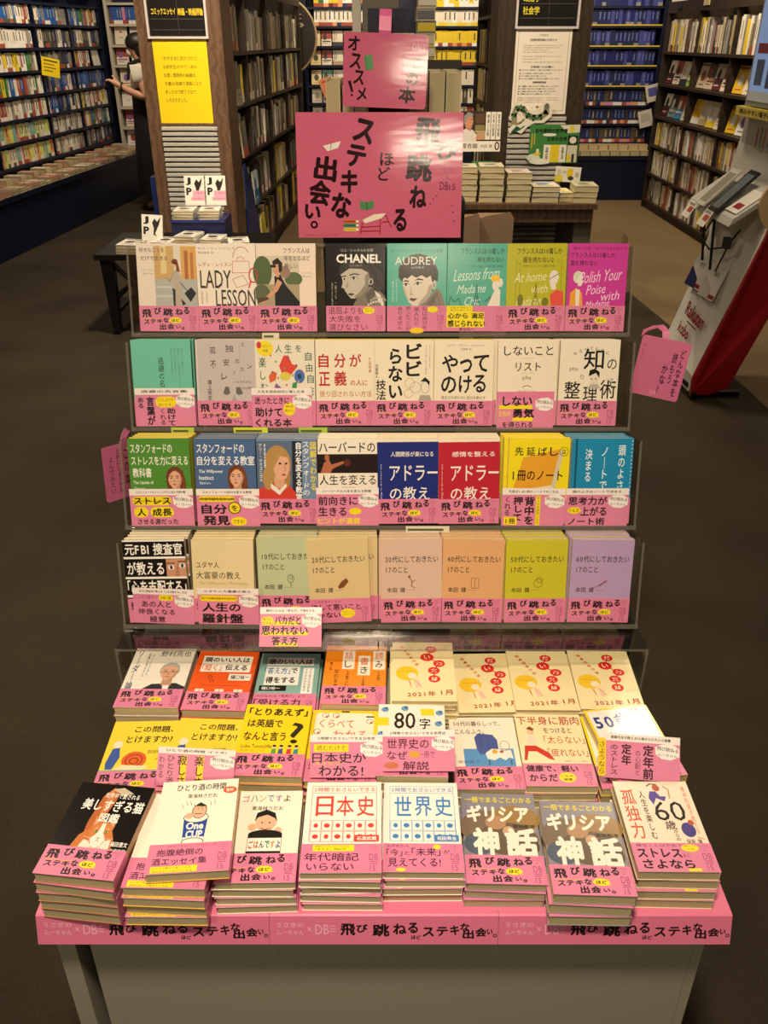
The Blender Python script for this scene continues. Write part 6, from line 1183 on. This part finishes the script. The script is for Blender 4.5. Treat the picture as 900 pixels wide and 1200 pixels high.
promo('pink card over the striped eyes paperback', on('fbi', -.045, .001, 0, 0) @ RZ(-3), .104, .064, '元FBI捜査官が教える「心を支配する」方法', tx(('ここぞで差がつく', 3, 20, 44, 30, '8a3a5a'), ('RR', 42, 18, 66, 34, 5, Y_), ('FBI流', 46, 21, 62, 31, '3a3014', .01), ('あの人と', 14, 36, 62, 54, INK, .015), ('仲良くなる', 8, 58, 68, 75, INK, .015), ('極意', 26, 79, 52, 97, INK, .015)))
promo('pink card over the straw-coloured paperback, two heavy lines', on('millionaire', -.045, -.003, 0, 0), .104, .066, 'ユダヤ人大富豪の教え', tx(('RR', 3, 20, 66, 36, 6, Y_), ('今、この本に出会えてよかった', 6, 24, 63, 32, '3a3014'), ('人生の', 7, 40, 70, 65, INK, .03), ('羅針盤', 6, 70, 74, 97, INK, .03)))
promo('low hanging pink card below the pale green paperback', TR(-.2085, 1.118, .6162) @ RX(48), .104, .066, '頭のいい人は「答え方」で得をする', tx(('RR', 3, 24, 22, 46, 6, Y_), ('誰でも', 5, 27, 18, 34, '3a3014'), ('できる', 5, 37, 18, 44, '3a3014'), ('R', 22, 36, 64, 46, Y_), ('R', 4, 62, 78, 71, Y_), ('R', 26, 90, 62, 98, Y_), ('バカだと', 24, 22, 66, 44, INK, .025), ('思われない', 3, 48, 78, 70, INK, .025), ('答え方', 20, 74, 62, 96, INK, .025)))

# ------------------------------------------------------------------ books lying in three rows
FLAT = [('leader', -.3798, 1.0952, .5723, -.6, 3, None), ('short', -.2714, 1.0945, .5671, -1.8, 3, None), ('answer', -.1635, 1.1035, .5551, -.6, 3, None), ('skills', -.0484, 1.0945, .5791, -1.4, 4, None),
        ('catalogue', .0651, 1.0925, .5883, -.8, 8, 'raised catalogue booklet on the taller pile, chain of red discs, rear lying row'), ('catalogue', .1714, 1.1016, .5563, 1.1, 5, 'catalogue booklet with red disc chain, above the drawn armchair book'),
        ('catalogue', .2640, 1.0975, .5650, -.7, 6, 'catalogue booklet with red disc chain, above the lunging figure book'), ('catalogue', .3688, 1.095, .5680, -1.9, 6, 'catalogue booklet with red disc chain, above the glossy yellow-bordered book'),
        ('puzzle', -.3720, .9330, .5563, 1.5, 3, 'yellow snail paperback at the outer end of the middle lying row'), ('puzzle', -.2730, .9330, .5614, -2, 3, 'yellow snail paperback next to the yellow question paperback'),
        ('english', -.1675, .9441, .5801, -1.9, 4, None), ('compare', -.0627, .9440, .5683, -1.6, 4, None), ('history80', .0415, .9430, .5813, -1.6, 4, None), ('sofa', .1549, .9460, .5518, .2, 2, None), ('muscle', .2585, .9440, .5601, -.5, 3, None),
        ('vocabulary', .3760, .9430, .5760, 8.0, 4, None),
        ('cat', -.3758, .7617, .5997, -6.5, 5, None), ('sake', -.272, .757, .5855, -1.5, 4, 'cartoon cup paperback, half covered by a second copy on top'), ('rice', -.1652, .7740, .5736, .8, 4, None), ('japan_history', -.0555, .7795, .5852, .3, 5, None), ('world_history', .0513, .7900, .5730, -.6, 4, None),
        ('myth', .1600, .7850, .5560, -1.5, 3, 'glossy grey-brown paperback with big white characters beside the blue history book'), ('myth', .2660, .7577, .5709, -2.0, 3, 'glossy grey-brown paperback with big white characters beside the purple dancing figures'), ('sixty_power', .3743, .7819, .5841, -.6, 4, None)]
for j, (key, x, y, z, rt, n, lb) in enumerate(FLAT):
    z0 = TZ + .0013 if j >= 16 else TZ + .0002
    th = (z - z0) / n - .0012
    lab = lb or TITLES[key]['lab']
    for k in range(n):
        top = k == n - 1
        q = Matrix() if top else TR(random.uniform(-.003, .003), random.uniform(-.002, .001) - (.0006 * (n - 1 - k) if j >= 16 else 0), 0) @ RZ(random.uniform(-1.6, 1.6))
        if key == 'vocabulary' and not top: q = TR(-.012, -.002, 0) @ RZ(-7)
        if key == 'myth' and k == 0: q = TR(-.004, -.004, 0) @ RZ(1)
        M = TR(x, y, z0 + k * (th + .0012)) @ RZ(rt) @ q @ TR(0, -BH / 2, 0)
        book(key, M, th, lab if top else 'copy under the ' + short(lab), None if top else 'copies under the ' + short(lab))
book('sake', TR(-.2485, .7655, .5872) @ RZ(3.5) @ RY(-.6) @ TR(0, -BH / 2, 0), .0155, 'cartoon cup paperback lying askew on top of its copy')

def leaning_card(label, x, y, z, w, h, lean, yaw, head, fn):
    t = promo(label, TR(x, y, z) @ RZ(yaw) @ RX(90 - lean) @ TR(-w / 2, 0, 0), w, h, head, fn)
    b = MB(); b.box(0, -.03, -.0007, w, .0, -.0001, card('dc84a4')); obj('foot_flap', b, t, TR(0, .0005, -.0008) @ RX(-(90 - lean)) @ RX(180) @ TR(0, 0, 0))
    return t
leaning_card('pink card standing before the red brush lettered book', -.0535, .8735, .5722, .107, .060, 40, 0, '2時間でおさらいできる日本史', tx(('R', 5, 22, 52, 40, Y_), ('読むだけで', 9, 25, 48, 37, '3a3014'), ('日本史が', 3, 42, 76, 66, INK, .01), ('わかる!', 12, 72, 72, 96, INK, .01), ('スッキリ', 6, 62, 40, 72, Y_)))
leaning_card('pink card standing before the heavy numeral book', .0500, .8735, .5850, .104, .058, 40, 0, '2時間でおさらいできる世界史', tx(('世界史の', 6, 22, 64, 46, '5a1c34', .01), ('なぜ', 6, 52, 34, 72, '5a1c34', .01), ('を一冊で', 42, 52, 72, 68, '8a3a5a'), ('解説', 28, 76, 64, 97, '5a1c34', .01), ('E', 44, 60, 8, 8, 'd8a03a'), ('E', 12, 86, 10, 8, 'c8704a')))
leaning_card('pink card standing before the yellow snail books', -.272, .862, .5655, .113, .054, 40, -4, 'ひとり酒の時間 イイネ!', tx(('R', 30, 20, 38, 98, Y_), ('R', 52, 20, 60, 98, Y_), ('寂しさ', 26, 20, 38, 98, '5a1c34', .02, 1), ('楽しさ', 48, 20, 60, 98, '5a1c34', .02, 1), ('ひとり酒', 12, 22, 22, 96, '5a1c34', 0, 1), ('わかる', 2, 24, 9, 80, '5a1c34', 0, 1)))
leaning_card('pink card with yellow tab standing before the glossy yellow-bordered book', .3660, .8620, .5800, .108, .062, 40, -6, '齋藤先生が教える50歳からの大人の語彙', tx(('RR', -6, 12, 4, 98, 4, 'e8c820'), ('さようなら', -5, 20, 3, 92, '3a3014', 0, 1), ('定年前', 52, 22, 66, 98, '3a1020', .025, 1), ('の心配と', 42, 36, 49, 90, '5a1c34', 0, 1), ('定年', 24, 22, 37, 70, '3a1020', .025, 1), ('のストレス', 10, 26, 19, 92, '5a1c34', .01, 1)))

# ------------------------------------------------------------------ pink signs
PK = 'cc6480'
t = thing('large_sign', 'large glossy pink hand-lettered sign standing on top of the stand', 'sign', TR(-.008, 1.60, 1.182) @ RX(90 - 11))
b = MB(); b.box(-.1485, 0, -.003, .1485, .210, 0, gloss(PK))
a = Art(b, -.1485, 0, .1485, .210, .0001, gloss); I2 = '2a1418'
def zz(x): return (x - 25) / 8.05
def zy(y): return (y - 533) / 6.05
for c, x0, y0, x1, y1, r in (('飛', 595, 560, 722, 692, -6), ('び', 705, 668, 806, 764, -8), ('跳', 555, 730, 685, 862, -4), ('ね', 575, 880, 660, 992, -4), ('る', 495, 993, 562, 1108, 0), ('ほ', 430, 722, 497, 785, 0), ('ど', 420, 790, 480, 857, 0), ('ス', 305, 565, 402, 678, -14), ('テ', 268, 685, 362, 793, -10), ('キ', 238, 805, 322, 917, -10), ('な', 190, 915, 287, 1042, -8),
                          ('出', 110, 738, 222, 858, -8), ('会', 82, 853, 188, 977, -8), ('い', 57, 975, 138, 1047, -8)):
    a.T(c, zz(x0), zy(y0), zz(x1), zy(y1), I2, .04 if c not in 'ほど' else .02, 0, r)
a.O(zz(103), zy(1073), 1.7, 2.4, 1.1, I2).T('うさぎのムーちゃん', zz(728), zy(792), zz(790), zy(818), MAUVE).T('x', zz(750), zy(832), zz(770), zy(850), MAUVE).T('DB', zz(722), zy(862), zz(764), zy(902), '7a2a4a').T('15', zz(768), zy(872), zz(798), zy(902), '7a2a4a')
a.P([(zz(155), zy(690)), (zz(195), zy(680)), (zz(240), zy(668)), (zz(228), zy(700)), (zz(176), zy(716))], 'ece4d8').L([(zz(195), zy(680)), (zz(190), zy(706))], .4, '6a5a50')
a.P([(zz(330), zy(955)), (zz(365), zy(962)), (zz(400), zy(952)), (zz(398), zy(990)), (zz(365), zy(1000)), (zz(332), zy(994))], '4f8a5a').L([(zz(365), zy(962)), (zz(365), zy(1000))], .5, '2a4a30')
a.P([(zz(342), zy(1050)), (zz(400), zy(1022)), (zz(460), zy(1016)), (zz(436), zy(1042)), (zz(356), zy(1066))], 'ece0cc')
for p in (((342, 1064), (332, 1118)), ((432, 1044), (428, 1120)), ((456, 1022), (484, 1084)), ((338, 1086), (430, 1080)), ((334, 1106), (430, 1104)), ((440, 1060), (474, 1058))): a.L([(zz(x), zy(y)) for x, y in p], .6, 'a02434')
for k, c in enumerate(('d8703a', '4f8a7a', 'e0c84a')): a.RR(zz(246), zy(1048 + k * 20), zz(324), zy(1066 + k * 20), 1.4, c); 
for k in range(3): a.R(zz(310), zy(1051 + k * 20), zz(324), zy(1062 + k * 20), 'efe4d0')
for x, y in ((690, 945), (708, 930), (676, 970), (790, 1010), (796, 1056), (784, 980)): a.E(zz(x), zy(y), .4, .5, I2, 8)
a.T('うさぎのムーちゃん しろい うさぎ', 4, 97, 24, 98.4, '8a2a50')
obj('panel', b, t)
b = MB(); b.box(-.04, 0, -.004, .04, .12, -.0032, card('d8cfc0')); obj('back_strut', b, t)
t = thing('small_sign', 'smaller pink sign hung by a strap above the large pink sign', 'sign', TR(0, 1.735, 1.389) @ RX(90 - 8) @ RZ(-2.2))
b = MB(); W2_, H2_ = .154, .122
pts = []
for cx, cy, t0 in ((W2_ / 2 - .006, H2_ - .006, 0), (-W2_ / 2 + .006, H2_ - .006, 90), (-W2_ / 2 + .006, .006, 180), (W2_ / 2 - .006, .006, 270)): pts += [(cx + .006 * cos(R_(t0 + q * 30)), cy + .006 * sin(R_(t0 + q * 30))) for q in range(4)]
b.prism(pts, 'z', -.0012, 0, gloss(PK)); a = Art(b, -W2_ / 2, 0, W2_ / 2, H2_, .0001, gloss)
def sx(x): return (x - 190) / 3.5
def sy(y): return (y - 155) / 2.88
for c, x0, y0, x1, y1, r in (('オ', 208, 170, 256, 226, 0), ('ス', 218, 236, 264, 296, -6), ('ス', 234, 300, 278, 356, -6), ('メ', 248, 366, 290, 418, 0), ('こ', 470, 240, 523, 286, -8), ('の', 453, 300, 504, 352, -4), ('本', 424, 355, 496, 421, -4)): a.T(c, sx(x0), sy(y0), sx(x1), sy(y1), I2, .035, 0, r)
a.P([(sx(210), sy(345)), (sx(222), sy(340)), (sx(234), sy(384)), (sx(226), sy(388))], I2).E(sx(228), sy(398), 1.4, 1.6, I2).T('ジャーン', sx(432), sy(226), sx(444), sy(304), '5a2038', 0, 1).T('DB', sx(474), sy(190), sx(506), sy(216), 'e8a8c0').T('15', sx(508), sy(192), sx(526), sy(216), 'e8a8c0').T('うさぎのムーちゃん', sx(384), sy(190), sx(456), sy(200), 'e0a0b8')
a.P([(sx(275), sy(244)), (sx(308), sy(238)), (sx(316), sy(294)), (sx(284), sy(300))], '5a9a64').L([(sx(280), sy(246)), (sx(288), sy(298))], .7, '3a6a44')
obj('panel', b, t)
b = MB(); w_ = .011
prof = [(.117, .0003), (.126, .003), (.150, -.004), (.163, -.016), (.160, -.036), (.150, -.048)]
vs = [(-.003 + s * w_, p[0], p[1]) for p in prof for s in (-1, 1)]; n = len(prof)
vs2 = [(x, y, z - .0008) for x, y, z in vs]
b.add(vs + vs2, [(2 * i, 2 * i + 1, 2 * i + 3, 2 * i + 2) for i in range(n - 1)] + [(2 * n + 2 * i, 2 * n + 2 * i + 2, 2 * n + 2 * i + 3, 2 * n + 2 * i + 1) for i in range(n - 1)], card('e06a9c')); obj('strap', b, t)
b = MB(); b.box(-.06, .0, -.0052, .06, .035, -.0015, ACRYL); obj('backing_plate', b, t)

def swing(name, label, M, w, h, fn, strap):
    t = thing(name, label, 'sign', M)
    b = MB(); pts = []
    for cx, cy, t0 in ((w - .005, h - .005, 0), (.005, h - .005, 90), (.005, .005, 180), (w - .005, .005, 270)): pts += [(cx + .005 * cos(R_(t0 + q * 30)), cy + .005 * sin(R_(t0 + q * 30))) for q in range(4)]
    b.prism(pts, 'z', -.001, 0, card('c4668a')); fn(Art(b, 0, 0, w, h, .0001)); obj('panel', b, t)
    b = MB(); n = len(strap); vs = []
    for p in strap: vs += [(p[0], p[1], p[2]), (p[0] + p[3], p[1] + p[4], p[2] + p[5])]
    b.add(vs, [(2 * i, 2 * i + 1, 2 * i + 3, 2 * i + 2) for i in range(n - 1)], card('c4668a')); b.add([(x, y, z - .0009) for x, y, z in vs], [(2 * i, 2 * i + 2, 2 * i + 3, 2 * i + 1) for i in range(n - 1)], card('ddd2c4')); obj('strap', b, t)
def fr(a):
    a.T('どんな本を', 82, 12, 93, 92, I2, .02, 1).T('読もう', 69, 20, 79, 72, I2, .015, 1).T('かな?', 54, 42, 66, 92, I2, .02, 1).T('ムーちゃん', 6, 14, 11, 40, '8a2a50', 0, 1).T('DB', 42, 88, 54, 95, 'e09ab8')
def fl_(a):
    a.T('この本', 52, 12, 66, 78, I2, .02, 1).T('どれにしようかな', 34, 8, 46, 88, I2, .01, 1).T('よんでみたい', 14, 20, 26, 86, I2, .0, 1).R(62, 10, 76, 14, 'e09ab8').R(80, 8, 92, 20, 'e09ab8')
swing('swing_card', 'pink hanging card on the stand beside the magenta paperback, near the white and red stand', TR(.4385, 1.425, .949) @ RZ(-24) @ RX(82) @ RZ(-4.5), .084, .104, fr,
      [(.034, .100, -.0012, .012, .002, 0), (.030, .114, -.004, .012, .003, 0), (.020, .118, -.010, .008, .006, -.006), (.006, .110, -.014, .004, .008, -.008), (-.004, .098, -.012, .000, .010, -.010)])
swing('swing_card', 'pink hanging card on the outer edge of the stand beside the green paperback', TR(-.4985, 1.335, .770) @ RZ(58) @ RX(84) @ RZ(-9), .088, .102, fl_,
      [(.042, .098, -.0012, .014, .000, 0), (.052, .116, -.005, .013, -.004, 0), (.068, .124, -.014, .012, -.008, 0), (.084, .118, -.026, .010, -.012, -.004), (.094, .098, -.034, .004, -.016, -.006)])
